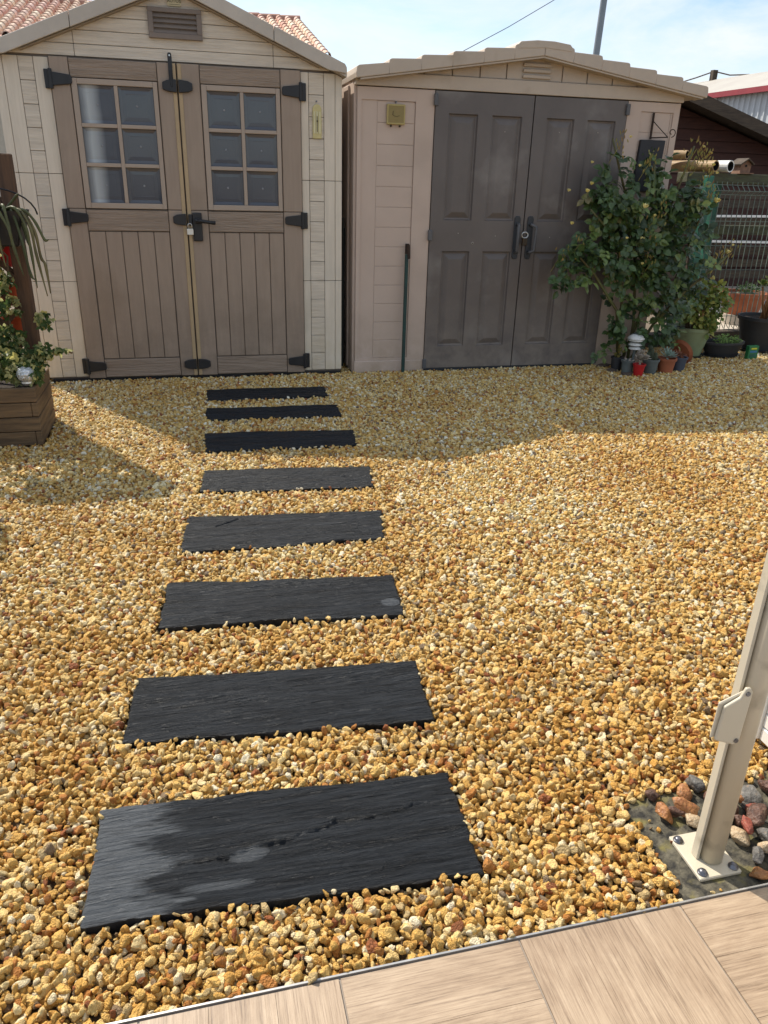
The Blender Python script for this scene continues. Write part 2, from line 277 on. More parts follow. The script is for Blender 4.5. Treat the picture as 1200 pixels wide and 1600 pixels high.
M['ivy'] = ramp_mat('variegated_ivy_leaf', [(0, (0.045, 0.085, 0.025)), (0.45, (0.09, 0.14, 0.04)), (0.6, (0.30, 0.32, 0.12)), (0.8, (0.52, 0.50, 0.24)), (1, (0.66, 0.58, 0.18))], 0.5, sub=0.5)
M['jade'] = ramp_mat('jade_leaf', [(0, (0.09, 0.14, 0.035)), (0.5, (0.20, 0.25, 0.055)), (0.8, (0.36, 0.34, 0.08)), (1, (0.26, 0.13, 0.05))], 0.4, sub=0.1)
M['sedum'] = ramp_mat('sedum_leaf', [(0, (0.12, 0.22, 0.05)), (1, (0.26, 0.36, 0.09))], 0.5, sub=0.1)
M['aeon'] = ramp_mat('rosette_leaf', [(0, (0.12, 0.19, 0.05)), (0.7, (0.22, 0.30, 0.08)), (1, (0.36, 0.33, 0.08))], 0.45, sub=0.15)
M['echev'] = ramp_mat('pale_echeveria', [(0, (0.36, 0.32, 0.25)), (1, (0.48, 0.42, 0.36))], 0.5)
M['agave'] = ramp_mat('silver_succulent', [(0, (0.20, 0.28, 0.23)), (1, (0.36, 0.44, 0.36))], 0.5)
M['cactus'] = ramp_mat('dark_cactus', [(0, (0.020, 0.035, 0.018)), (1, (0.05, 0.06, 0.035))], 0.7)
M['brownleaf'] = ramp_mat('brown_dry_leaf', [(0, (0.14, 0.05, 0.03)), (1, (0.24, 0.11, 0.06))], 0.7)
M['trail'] = ramp_mat('trailing_cactus_stem', [(0, (0.050, 0.060, 0.024)), (0.6, (0.085, 0.088, 0.035)), (1, (0.14, 0.11, 0.05))], 0.5, nscale=14, var=0.35)
M['shrub'] = ramp_mat('shrub_leaf', [(0, (0.03, 0.07, 0.02)), (1, (0.08, 0.14, 0.04))], 0.5, sub=0.2)
M['rooftile'] = ramp_mat('canal_tile', [(0, (0.50, 0.29, 0.21)), (0.3, (0.62, 0.45, 0.33)), (0.55, (0.68, 0.56, 0.43)), (0.8, (0.48, 0.25, 0.19)), (1, (0.66, 0.48, 0.40))], 0.8, nscale=9, var=0.2)

def splash(m, col, h):
    """dust and rain splash on the lowest part of a wall or door"""
    t = m.node_tree; k = t.links.new; b = t.nodes['Principled BSDF']; co = t.nodes.new('ShaderNodeTexCoord'); sx = t.nodes.new('ShaderNodeSeparateXYZ')
    n = t.nodes.new('ShaderNodeTexNoise'); n.inputs['Scale'].default_value = 7; n.inputs['Detail'].default_value = 8; n.inputs['Roughness'].default_value = .7
    k(co.outputs['Object'], n.inputs['Vector']); geo = t.nodes.new('ShaderNodeNewGeometry'); k(geo.outputs['Position'], sx.inputs[0])
    d = t.nodes.new('ShaderNodeMapRange'); d.inputs['From Min'].default_value = 0; d.inputs['From Max'].default_value = h; d.inputs['To Min'].default_value = .62; d.inputs['To Max'].default_value = 0
    k(sx.outputs['Z'], d.inputs['Value']); mu = t.nodes.new('ShaderNodeMath'); mu.operation = 'MULTIPLY'; k(d.outputs[0], mu.inputs[0])
    r = t.nodes.new('ShaderNodeMapRange'); r.inputs['From Min'].default_value = .35; r.inputs['From Max'].default_value = .62; k(n.outputs['Fac'], r.inputs['Value']); k(r.outputs[0], mu.inputs[1])
    mm = t.nodes.new('ShaderNodeMix'); mm.data_type = 'RGBA'; mm.inputs['B'].default_value = tuple(col) + (1,)
    k(mu.outputs[0], mm.inputs['Factor']); k(b.inputs['Base Color'].links[0].from_socket, mm.inputs['A']); k(mm.outputs['Result'], b.inputs['Base Color'])
splash(M['graydoor'], (0.26, 0.22, 0.18), .55); splash(M['cream'], (0.33, 0.25, 0.17), .5); splash(M['taupe'], (0.15, 0.115, 0.085), .7); splash(M['beige_v'], (0.52, 0.43, 0.28), .6); splash(M['beige'], (0.50, 0.41, 0.27), .6)

# ------------------------------------------------------------------ mesh helpers
class MB:
    def __init__(s): s.v = []; s.f = []; s.r = []
    def add(s, vs, fs, rnd=0.0):
        o = len(s.v); s.v += [tuple(p) for p in vs]; s.f += [tuple(i + o for i in f) for f in fs]; s.r += [rnd] * len(fs); return s
    def box(s, x0, x1, y0, y1, z0, z1, rnd=0.0):
        v = [(x0, y0, z0), (x1, y0, z0), (x1, y1, z0), (x0, y1, z0), (x0, y0, z1), (x1, y0, z1), (x1, y1, z1), (x0, y1, z1)]
        return s.add(v, [(0, 3, 2, 1), (4, 5, 6, 7), (0, 1, 5, 4), (1, 2, 6, 5), (2, 3, 7, 6), (3, 0, 4, 7)], rnd)
    def prism(s, poly, y0, y1):                       # polygon in (x, z), extruded along y
        n = len(poly); v = [(p[0], y0, p[1]) for p in poly] + [(p[0], y1, p[1]) for p in poly]
        return s.add(v, [tuple(range(n)), tuple(range(2 * n - 1, n - 1, -1))] + [(i, i + n, (i + 1) % n + n, (i + 1) % n) for i in range(n)])
    def prismz(s, poly, z0, z1):                      # polygon in (x, y)
        n = len(poly); v = [(p[0], p[1], z0) for p in poly] + [(p[0], p[1], z1) for p in poly]
        return s.add(v, [tuple(range(n - 1, -1, -1)), tuple(range(n, 2 * n))] + [(i, (i + 1) % n, (i + 1) % n + n, i + n) for i in range(n)])
    def bar(s, a, b, w, h=None, up=(0, 0, 1), rnd=0.0):
        a = Vector(a); b = Vector(b); d = (b - a).normalized(); u = Vector(up)
        if abs(d.dot(u)) > 0.95: u = Vector((0, 1, 0))
        sx = d.cross(u).normalized(); uy = sx.cross(d).normalized(); h = h or w
        v = []
        for p in (a, b):
            for i, j in ((-1, -1), (1, -1), (1, 1), (-1, 1)): v.append(p + sx * (i * w / 2) + uy * (j * h / 2))
        return s.add(v, [(0, 1, 2, 3), (7, 6, 5, 4), (0, 4, 5, 1), (1, 5, 6, 2), (2, 6, 7, 3), (3, 7, 4, 0)], rnd)
    def tube(s, pts, rad, n=8, cap=True, rnd=0.0):
        pts = [Vector(p) for p in pts]
        if not hasattr(rad, '__len__'): rad = [rad] * len(pts)
        v = []; prev = None
        for i, p in enumerate(pts):
            d = (pts[min(i + 1, len(pts) - 1)] - pts[max(i - 1, 0)]).normalized()
            if prev is None:
                u = d.orthogonal().normalized()
            else: u = (prev - d * prev.dot(d)).normalized()
            prev = u; q = d.cross(u)
            for j in range(n):
                a = 2 * math.pi * j / n; v.append(p + (u * math.cos(a) + q * math.sin(a)) * rad[i])
        f = []
        for i in range(len(pts) - 1):
            for j in range(n): f.append((i * n + j, i * n + (j + 1) % n, (i + 1) * n + (j + 1) % n, (i + 1) * n + j))
        if cap: f += [tuple(range(n - 1, -1, -1)), tuple(range((len(pts) - 1) * n, len(pts) * n))]
        return s.add(v, f, rnd)
    def lathe(s, prof, n=28, c=(0, 0, 0), sx=1.0, sy=1.0, rnd=0.0):
        v = []
        for r, z in prof:
            for j in range(n):
                a = 2 * math.pi * j / n; v.append((c[0] + r * sx * math.cos(a), c[1] + r * sy * math.sin(a), c[2] + z))
        f = []
        for i in range(len(prof) - 1):
            for j in range(n): f.append((i * n + j, i * n + (j + 1) % n, (i + 1) * n + (j + 1) % n, (i + 1) * n + j))
        if prof[0][0] > 0.0005: f.append(tuple(range(n - 1, -1, -1)))
        if prof[-1][0] > 0.0005: f.append(tuple(range((len(prof) - 1) * n, len(prof) * n)))
        return s.add(v, f, rnd)
    def leaf(s, p, d, nrm, ln, wd, rnd, curl=0.15):
        d = d.normalized(); sd = d.cross(nrm)
        if sd.length < 1e-4: sd = d.orthogonal()
        sd.normalize(); nn = sd.cross(d)
        a = p; b = p + d * ln - nn * ln * curl
        m1 = p + d * ln * 0.35; m2 = p + d * ln * 0.7 - nn * ln * curl * 0.4
        v = [a, m1 + sd * wd * 0.48 + nn * wd * .12, m2 + sd * wd * 0.40 + nn * wd * .1, b, m2 - sd * wd * 0.40 + nn * wd * .1, m1 - sd * wd * 0.48 + nn * wd * .12, m1, m2]
        return s.add(v, [(0, 1, 6), (6, 1, 2, 7), (7, 2, 3), (7, 3, 4), (6, 7, 4, 5), (0, 6, 5)], rnd)
    def build(s, name, m, parent=None, bevel=0.0, smooth=False, loc=None, seg=1):
        me = bpy.data.meshes.new(name)
        off = Vector(loc) if loc is not None else Vector((0, 0, 0))
        me.from_pydata([(a - off.x, b - off.y, c - off.z) for a, b, c in s.v] if loc is not None else s.v, [], s.f); me.update()
        at = me.attributes.new('rnd', 'FLOAT', 'FACE'); at.data.foreach_set('value', s.r)
        bm = bmesh.new(); bm.from_mesh(me); bmesh.ops.recalc_face_normals(bm, faces=bm.faces); bm.to_mesh(me); bm.free()
        if smooth: me.polygons.foreach_set('use_smooth', [True] * len(me.polygons))
        me.materials.append(M[m] if isinstance(m, str) else m)
        o = bpy.data.objects.new(name, me); COL.objects.link(o)
        if loc is not None: o.location = off
        if parent is not None:
            o.parent = parent
            if loc is None and parent.type == 'EMPTY' or parent.type == 'MESH' and loc is None:
                o.matrix_parent_inverse = Matrix.Translation(world_loc(parent)).inverted()
        if bevel:
            b = o.modifiers.new('bevel', 'BEVEL'); b.width = bevel; b.segments = seg; b.limit_method = 'ANGLE'; b.angle_limit = math.radians(40)
        return o
def world_loc(o):
    p = Vector(o.location)
    if o.parent is not None: p = o.matrix_parent_inverse @ p + world_loc(o.parent) if False else p + (o.matrix_parent_inverse.translation + world_loc(o.parent))
    return p
def tag(o, label=None, cat=None, group=None, kind=None):
    if label: o['label'] = label
    if cat: o['category'] = cat
    if group: o['group'] = group
    if kind: o['kind'] = kind
    return o
def thing(name, label, cat, loc=(0, 0, 0), group=None):
    o = bpy.data.objects.new(name, None); COL.objects.link(o); o.location = loc; o.empty_display_size = 0.1
    return tag(o, label, cat, group)
def clip(poly, a, b, c):                               # keep a*x + b*z <= c
    outp = []
    for i in range(len(poly)):
        p, q = poly[i], poly[(i + 1) % len(poly)]
        fp = a * p[0] + b * p[1] - c; fq = a * q[0] + b * q[1] - c
        if fp <= 0: outp.append(p)
        if fp * fq < 0:
            t = fp / (fp - fq); outp.append((p[0] + (q[0] - p[0]) * t, p[1] + (q[1] - p[1]) * t))
    return outp
def rv(r=RNG):
    return Vector((r.gauss(0, 1), r.gauss(0, 1), r.gauss(0, 1))).normalized()

# ------------------------------------------------------------------ ground
g = MB(); g.add([(-400, -400, -0.04), (400, -400, -0.04), (400, 800, -0.04), (-400, 800, -0.04)], [(0, 1, 2, 3)])
tag(g.build('ground', 'ground'), kind='structure')
g = MB(); g.add([(-2.6, 0.2, -0.018), (6.4, 0.2, -0.018), (6.4, 6.05, -0.018), (-2.6, 6.05, -0.018)], [(0, 1, 2, 3)])
tag(g.build('gravel_bed', 'gravelbed'), kind='structure')
g = MB(); g.prismz([(4.95, 6.45), (12, 6.45), (12, 9.95), (6.4, 9.95), (5.45, 7.5)], -0.03, 0.01)
tag(g.build('concrete_path', 'concrete'), kind='structure')

# ------------------------------------------------------------------ terrace of square wood-look tiles
TE = 0.892; TZ = 0.012; TS = 0.3385
def tile_field():
    vs, fs, uv = [], [], []
    x0 = 0.1685 - TS * 6
    for i in range(12):
        for j in range(5):
            a = x0 + i * TS; b = TE - 0.006 - j * TS
            along_x = (i + j) % 2 == 0
            off = (i * 7.3 + j * 3.1)
            for k in range(3):                       # three planks printed on each tile
                gp = 0.0015 if True else 0
                if along_x:
                    r = (a + .002, a + TS - .002, b - (k + 1) * TS / 3 + (.002 if k == 2 else .0003), b - k * TS / 3 - (.002 if k == 0 else .0003))
                else:
                    r = (a + k * TS / 3 + (.002 if k == 0 else .0003), a + (k + 1) * TS / 3 - (.002 if k == 2 else .0003), b - TS + .002, b - .002)
                o = len(vs)
                for (x, y) in ((r[0], r[2]), (r[1], r[2]), (r[1], r[3]), (r[0], r[3])):
                    vs.append((x, y, TZ)); uv.append((x, y, off + k * 1.7) if along_x else (y, x, off + k * 1.7))
                for (x, y) in ((r[0], r[2]), (r[1], r[2]), (r[1], r[3]), (r[0], r[3])):
                    vs.append((x, y, TZ - .004)); uv.append((x, y, off + k * 1.7) if along_x else (y, x, off + k * 1.7))
                fs += [(o, o + 1, o + 2, o + 3), (o, o + 4, o + 5, o + 1), (o + 1, o + 5, o + 6, o + 2), (o + 2, o + 6, o + 7, o + 3), (o + 3, o + 7, o + 4, o)]
    me = bpy.data.meshes.new('terrace'); me.from_pydata(vs, [], fs); me.update()
    a = me.attributes.new('guv', 'FLOAT_VECTOR', 'POINT'); a.data.foreach_set('vector', [c for t in uv for c in t])
    me.materials.append(M['tile']); o = bpy.data.objects.new('terrace', me); COL.objects.link(o); tag(o, kind='structure')
    return o
terr = tile_field()
g = MB(); g.box(-1.9, 2.25, -0.9, TE - 0.004, -0.035, TZ - 0.0035); tag(g.build('terrace_base', 'grout'), kind='structure')
g = MB(); g.box(-1.9, 2.25, TE - 0.0035, TE, -0.035, TZ + 0.0015)
tag(g.build('edge_trim', 'trim'), 'thin metal strip edging the wood-look tiles against the gravel', 'edging')

# ------------------------------------------------------------------ slate stepping stones
SL = [[(-0.27, 1.362), (0.508, 1.315), (0.492, 1.031), (-0.278, 1.075)], [(-0.216, 1.842), (0.557, 1.761), (0.534, 1.499), (-0.241, 1.581)],
      [(-0.145, 2.376), (0.619, 2.283), (0.594, 2.028), (-0.17, 2.093)], [(-0.075, 2.93), (0.717, 2.845), (0.663, 2.525+.06), (-0.105, 2.61)],
      [(0.002, 3.46), (0.787, 3.388), (0.744, 3.09+.03), (-0.021, 3.195)], [(0.023, 4.025), (0.826, 3.978), (0.795, 3.712), (0.018, 3.738)],
      [(0.044, 4.527), (0.829, 4.481), (0.811, 4.259), (0.037, 4.280)], [(0.055, 4.960), (0.826, 4.935), (0.806, 4.700), (0.052, 4.690)]]
SLAB = ['nearest slate slab by the tiles, with a long crack and a dusty grey left end', 'slate slab second from the tiles, plain black with fine ripples',
        'slate slab third from the tiles, with a small pale chip at its right end', 'slate slab fourth from the tiles, with a small dark nick near its left end',
        'slate slab fifth from the tiles, first one wholly past the shed shadow', 'slate slab third from the double-door shed, at the edge of the shade',
        'narrow-looking slate slab second from the double-door shed', 'slate slab closest to the double-door shed doors']
def slate(q, idx):
    q = [(a * 1.0118, b * 1.0118) for a, b in q]
    nx, ny = 240, 100; c = np.mean(q, axis=0)
    A, B, C_, D = [np.array(p) for p in q]           # far-left, far-right, near-right, near-left
    vs = []; dust = []
    for j in range(ny + 1):
        for i in range(nx + 1):
            s, t = i / nx, j / ny
            p = (D * (1 - s) + C_ * s) * (1 - t) + (A * (1 - s) + B * s) * t
            ex = min(s, 1 - s) * 0.78; ey = min(t, 1 - t) * 0.27
            je = noise.noise(Vector((p[0] * 14, p[1] * 14, idx * 9.1))) * 0.006 + noise.noise(Vector((p[0] * 60, p[1] * 60, idx))) * 0.002
            k = max(0, 1 - min(ex, ey) / 0.02)
            dirx = (s - .5) * 2; diry = (t - .5) * 2
            if ey < ex: p = p + np.array([0, je * k * math.copysign(1, diry)])
            else: p = p + np.array([je * k * math.copysign(1, dirx), 0])
            h = noise.fractal(Vector((s * 3 + idx * 5, t * 14, idx * 3.3)), 1.0, 2.1, 5) * 0.0026 + noise.noise(Vector((s * 9 + idx, t * 46 + 2 * noise.noise(Vector((s * 4, t * 3, idx))), 5.0))) * 0.0010
            st = noise.noise(Vector((s * 1.5 + idx * 7, t * 5 + noise.noise(Vector((s * 5, idx, 0))) * .6, idx * 2.0)))
            h += math.floor(st * 5) * 0.0013
            if idx == 0:
                cy = 0.24 + 0.52 * s + 0.05 * noise.noise(Vector((s * 7, 0, 4))) + .015 * noise.noise(Vector((s * 40, 0, 4)))
                if s > .85: cy = 0.24 + .52 * .85 + .05 * noise.noise(Vector((s * 7, 0, 4)))
                dd = t - cy
                fd = min(1, s * 4)
                h += (0.0026 / (1 + math.exp(-dd / .006))) * fd + 0.0016 * math.exp(-((dd - .010) / 0.010) ** 2) * fd - 0.0010 * math.exp(-((dd + .016) / 0.012) ** 2) * fd
                h += 0.0026 * math.exp(-(dd / .045) ** 2) * noise.fractal(Vector((s * 34, t * 26, 1)), 1, 2, 3) * fd
            if idx == 3 and s < .3:
                dd = abs((s - .2) * 2.2 - (t - .75)); h -= 0.006 * math.exp(-(dd / .02) ** 2) * (1 if .15 < s < .26 else 0)
            edge = min(1, min(ex, ey) / 0.004)
            vs.append((p[0] - c[0], p[1] - c[1], 0.015 + h * 1.25 - 0.004 * (1 - edge)))
            d = 0.0
            if idx == 0:
                n1 = noise.fractal(Vector((s * 5, t * 6, 2)), 1, 2, 4); n4 = noise.fractal(Vector((s * 14, t * 60, 7)), 1, 2, 5)
                d = max(0, min(1, (0.20 - s + n1 * 0.10 + n4 * .05) / 0.07)) * (.95 + .5 * n4)
                b = (s - .40) ** 2 / .0030 + (t - .40 - (s - .4) * .35) ** 2 / .0040; d = max(d, .8 * max(0, 1 - b) ** .4 if b < 1 else 0)
                b = (s - .32) ** 2 / .009 + (t - .16) ** 2 / .0016; d = max(d, .7 * max(0, 1 - b) ** .4 if b < 1 else 0)
            if idx == 2:
                b = (s - .955) ** 2 / .0016 + (t - .28 ) ** 2 / .006; d = max(d, .8 if b < 1 else 0)
            dust.append(d)
    W = nx + 1; fs = [(j * W + i, j * W + i + 1, (j + 1) * W + i + 1, (j + 1) * W + i) for j in range(ny) for i in range(nx)]
    n0 = len(vs); rim = [i for i in range(W)] + [j * W + nx for j in range(1, ny + 1)] + [ny * W + i for i in range(nx - 1, -1, -1)] + [j * W for j in range(ny - 1, 0, -1)]
    m = len(rim)
    for r in rim: vs.append(vs[r]); dust.append(0)
    for r in rim: vs.append((vs[r][0], vs[r][1], -0.016)); dust.append(0)
    for i in range(m): fs.append((n0 + i, n0 + m + i, n0 + m + (i + 1) % m, n0 + (i + 1) % m))
    me = bpy.data.meshes.new('slate_slab'); me.from_pydata(vs, [], fs); me.update()
    at = me.attributes.new('dust', 'FLOAT', 'POINT'); at.data.foreach_set('value', dust)
    me.polygons.foreach_set('use_smooth', [True] * len(me.polygons)); me.materials.append(M['slate'])
    o = bpy.data.objects.new('slate_slab', me); COL.objects.link(o); o.location = (c[0], c[1], 0)
    tag(o, SLAB[idx], 'stepping stone', 'slate stepping stones leading to the shed')
for i, q in enumerate(SL): slate(q, i)

# ------------------------------------------------------------------ concrete pad, gate post, cobbles, white gate
PAD = [(0.868, 0.894), (0.855, 1.06), (0.878, 1.163), (1.0, 1.172), (1.2, 1.185), (1.75, 1.185), (1.75, 0.894)]
g = MB(); g.prismz(PAD, -0.03, 0.002); tag(g.build('concrete_pad', 'concrete_dark', bevel=0.004), 'dark mossy concrete footing under the cream gate post', 'footing')

t = thing('gate_post', 'cream metal gate post bolted to a square base plate by the tiles', 'post', (0.99, 0.985, 0.002))
g = MB(); g.box(0.924, 1.022, 0.930, 1.045, 0.002, 0.011); g.build('base_plate', 'postcream', t, bevel=0.002)
prof = []                                             # rounded box section with a flange on its left
def post_section():
    pts = []; cx, cy, hw, hd, r = 0.9785, 0.985, 0.0220, 0.030, 0.018
    for (qx, qy, a0) in ((1, -1, -90), (1, 1, 0), (-1, 1, 90), (-1, -1, 180)):
        for k in range(6):
            a = math.radians(a0 + k * 18); pts.append((cx + qx * (hw - r) + r * math.cos(a), cy + qy * (hd - r) + r * math.sin(a)))
    return pts
g = MB(); g.prismz(post_section(), 0.0112, 1.15); o = g.build('upright', 'postcream', t)
for p in o.data.polygons: p.use_smooth = abs(p.normal.z) < .5
g = MB(); g.prismz([(0.945, 0.976), (0.952, 0.976), (0.952, 0.990), (0.957, 0.990), (0.957, 0.996), (0.945, 0.996)], 0.0112, 1.149); g.build('flange', 'postcream', t, bevel=0.0015)
g = MB(); g.lathe([(0.0, 0), (0.030, 0), (0.030, 0.012), (0.0, 0.014)], 24, (0.9785, 0.985, 1.1505)); g.build('cap', 'postcream', t, smooth=False)
for bx, by in ((0.937, 1.030), (0.937, 0.944), (1.010, 0.944)):
    g = MB(); g.lathe([(0, 0), (0.0105, 0), (0.0105, 0.002), (0.0085, 0.002), (0.0080, 0.006), (0.004, 0.0085), (0, 0.009)], 18, (bx, by, 0.0112)); g.build('bolt', 'bolt', t, smooth=True)
st = thing('lock_keep', 'cream angular latch keep screwed to the side of the gate post', 'latch keep', (0.93, 0.985, 0.34))
st.name = 'latch_keep'
g = MB(); g.prism([(0.896, 0.352), (0.925, 0.340), (0.940, 0.334), (0.951, 0.342), (0.954, 0.452), (0.948, 0.463), (0.938, 0.464), (0.930, 0.444), (0.900, 0.428)], 0.9525, 0.9600)
g.build('front_plate', 'postcream', st, bevel=0.003, seg=3)
g = MB(); g.prism([(0.891, 0.352), (0.899, 0.354), (0.942, 0.338), (0.942, 0.444), (0.942, 0.452), (0.893, 0.432)], 0.9604, 0.9660); g.build('side_plate', 'postcream', st, bevel=0.002)
g = MB()
for z in (0.452, 0.345):
    a = MB(); a.tube([(0.942, 0.9505, z), (0.942, 0.9524, z)], 0.0048, 14); a.build('screw', 'bolt', st)

# a louvred white gate leaf standing open at the right
t = thing('slatted_gate', 'white slatted gate leaf standing open behind the cream post', 'gate', (1.33, 1.1, 0.02))
g = MB(); g.box(1.315, 1.352, 1.268, 1.300, 0.02, 1.10); g.build('stile', 'gatewhite', t, bevel=0.004, seg=2)
g = MB(); g.box(1.315, 1.352, 0.30, 0.332, 0.02, 1.10); g.build('stile', 'gatewhite', t, bevel=0.004, seg=2)
for k in range(26):
    z = 0.022 + k * 0.0405
    g = MB(); g.box(1.322, 1.345, 0.3325, 1.2675, z, z + 0.0385); g.build('slat', 'gatewhite', t, bevel=0.003)

def stone_mesh(seed, sub=3, amp=0.42, flat=0.7, ncut=10):
    bm = bmesh.new(); bmesh.ops.create_icosphere(bm, subdivisions=sub, radius=1)
    r = random.Random(seed); sx, sy, sz = 1.0, r.uniform(.62, .9), r.uniform(.42, .75) * flat / .7
    cuts = [(rv(r), r.uniform(.45, .80)) for _ in range(ncut)]
    for v in bm.verts:
        p = v.co.copy()
        for nrm, dd in cuts:
            e = p.dot(nrm) - dd
            if e > 0: p -= nrm * e * 0.85
        p *= 1 + amp * .5 * noise.noise(p * 1.6 + Vector((seed * 3.1, 0, 0))) + amp * .22 * noise.noise(p * 4 + Vector((seed, 0, 0)))
        v.co = Vector((p.x * sx, p.y * sy, p.z * sz))
    me = bpy.data.meshes.new('stone'); bm.to_mesh(me); bm.free()
    me.polygons.foreach_set('use_smooth', [True] * len(me.polygons)); return me
# loose cobbles on the pad: (x, y, z, size, material, label)
CB = [(0.945, 1.100, .018, .026, 0, 'long orange cobble lying left of the gate post, nearest the base plate'),
      (1.000, 1.100, .026, .028, 0, 'large ochre cobble leaning on the gate post'),
      (0.972, 1.102, .016, .022, 1, 'thin dark brown stone wedged between the two orange cobbles left of the post'),
      (0.955, 1.160, .014, .018, 1, 'small black-brown stone alone on the bare concrete footing'),
      (1.000, 1.072, .012, .018, 2, 'tan and brown stone tucked against the far side of the base plate'),
      (1.030, 1.150, .018, .019, 0, 'orange cobble half hidden behind the foot of the cream post')]
colr = random.Random(5)
names = [(1, 'dark brown'), (0, 'orange'), (3, 'grey'), (2, 'cream'), (4, 'brick red')]
spots = [(1.075, 1.005, .018, 2, .022), (1.078, .955, .016, 3, .022), (1.105, .965, .022, 2, .020), (1.098, 1.02, .030, 4, .020), (1.13, .99, .02, 3, .024),
         (1.14, 1.04, .03, 1, .026), (1.09, 1.07, .022, 1, .024), (1.12, 1.10, .03, 0, .020), (1.165, 1.10, .02, 3, .030), (1.075, 1.12, .02, 1, .024), (1.07, 1.165, .02, 3, .026),
         (1.145, .945, .022, 1, .030), (1.19, .955, .024, 2, .026), (1.18, 1.0, .018, 2, .022), (1.21, 1.05, .02, 2, .024), (1.10, .917, .014, 1, .024), (1.14, .915, .012, 2, .022),
         (1.235, .99, .03, 1, .026), (1.05, .915, .010, 0, .022), (1.24, .93, .02, 0, .024), (1.23, 1.12, .02, 1, .026), (1.28, 1.03, .02, 3, .026), (1.105, 1.045, .012, 1, .02), (1.16, 1.07, .012, 4, .016), (1.06, 1.04, .014, 1, .018), (1.0, 1.125, .008, 3, .013)]
for k, (x, y, z, mi, s) in enumerate(spots):
    cn = {0: 'orange', 1: 'dark brown', 2: 'cream', 3: 'grey', 4: 'brick red'}[mi]
    CB.append((x, y, z, s, mi, None))
stone_protos = [stone_mesh(100 + k) for k in range(8)]
near = ['against the right side of the base plate', 'on the near corner of the base plate', 'stood on end between the base plate and the tiles', 'right beside the post foot', 'just right of the post foot',
        'in the heap right of the post, amid darker stones', 'behind the post foot on its right', 'at the far edge of the heap, toward the gravel', 'long one at the far right of the heap', 'half behind the post', 'farthest from the tiles beside the post',
        'large one near the tiles right of the plate', 'large one next to the tiles at the right edge', 'small one in the middle right of the heap', 'pale one at the right edge of the heap', 'lying against the metal strip in front of the plate', 'hollow-looking one against the metal strip',
        'near the right picture edge', 'flat one between the plate and the metal strip', 'by the tiles at the right edge', 'at the gravel edge right of the post', 'at the far right of the heap', 'low one in the centre of the heap', 'tiny one in the centre of the heap', 'low one right behind the plate', 'pebble-sized one left of the post']
for k, (x, y, z, s, mi, lb) in enumerate(CB):
    me = stone_protos[k % 8].copy(); me.materials.clear(); me.materials.append(COB[mi])
    o = bpy.data.objects.new('cobble', me); COL.objects.link(o); o.location = (x, y, z)
    s *= 1.22; o.scale = (s, s, s * .9); o.rotation_euler = (colr.uniform(-.5, .5), colr.uniform(-.5, .5), colr.uniform(0, 6.3))
    if k == 2: o.rotation_euler = (.3, .5, 2.6); o.scale = (s * 1.2, s * .55, s * .8)
    if lb is None: lb = {0: 'orange', 1: 'dark brown', 2: 'cream', 3: 'grey', 4: 'brick red'}[mi] + ' cobble ' + near[k - 6]
    tag(o, lb, 'cobble', 'loose cobbles round the gate post')

# ------------------------------------------------------------------ left shed (double doors with windows)
YF = 5.41
t = thing('garden_shed', 'beige wood-grain shed with taupe double doors and small square window panes', 'shed', (0.04, YF + 1.1, 0))
SHED_L = t
RX = 0.02; RZ = 2.36
def ltop(x): return RZ - 0.4 * abs(x - RX)
# front wall: separate boards with fine grooves over a dark backing
bk = MB(); bk.prism([(-0.945, 0.02), (1.025, 0.02), (1.025, 1.93), (RX, 2.30), (-0.945, 1.93)], YF + 0.012, YF + 0.05); bk.build('wall_backing', 'groove', t)
G = 0.0014
wb = MB(); wv = MB(); wv2 = MB()
def board(mb, x0, x1, z0, z1, y=YF, roof=True):
    p = [(x0 + G, z0 + G), (x1 - G, z0 + G), (x1 - G, z1 - G), (x0 + G, z1 - G)]
    if roof:
        p = clip(p, 0.4, 1, RZ - 0.070 + 0.4 * RX); p = clip(p, -0.4, 1, RZ - 0.070 - 0.4 * RX)
    if len(p) > 2: mb.prism(p, y, y + 0.012)
zs3 = [0.03, 0.651, 1.285, 1.905]
for (a, b_) in ((-0.952, -0.868), (-0.785, -0.702), (0.764, 0.815), (0.912, 0.985)):
    for i in range(3): board(wv if a < 0 else wv2, a, b_, zs3[i], zs3[i + 1])
for (a, b_) in ((-0.868, -0.785), (0.815, 0.912)):
    for i in range(3):
        n = 5
        for j in range(n): board(wb, a, b_, zs3[i] + (zs3[i + 1] - zs3[i]) * j / n, zs3[i] + (zs3[i + 1] - zs3[i]) * (j + 1) / n)
for i in range(3): board(wv, -1.005, -0.952, zs3[i], zs3[i + 1], YF + 0.004)
for i in range(3): board(wv2, 0.985, 1.032, zs3[i], zs3[i + 1], YF + 0.004)
for (a, b_) in ((-1.0, -0.553), (-0.553, 0.60), (0.60, 1.032)):
    for (z0, z1) in ((1.916, 1.980), (1.980, 2.050), (2.050, 2.120), (2.120, 2.188), (2.188, 2.36)):
        board(wb, a, b_, z0, z1)
wb.build('front_wall', 'beige', t, bevel=0.002)
wv.build('corner_board', 'beige_v', t, bevel=0.002); wv2.build('corner_board', 'beige_v', t, bevel=0.002)
g = MB()
for x0, x1 in ((-1.003, -0.975), (1.0, 1.030)):
    g.box(x0, x1, YF + 0.0505, YF + 2.3, 0.0, 1.93)
g.prism([(-0.95, 0), (1.03, 0), (1.03, 1.93), (RX, 2.30), (-0.95, 1.93)], YF + 2.302, YF + 2.33)
g.build('side_wall', 'beige', t)
g = MB(); g.box(-0.93, 1.02, YF - 0.006, YF + 2.3, -0.03, 0.020); g.build('base_sill', 'black', t)
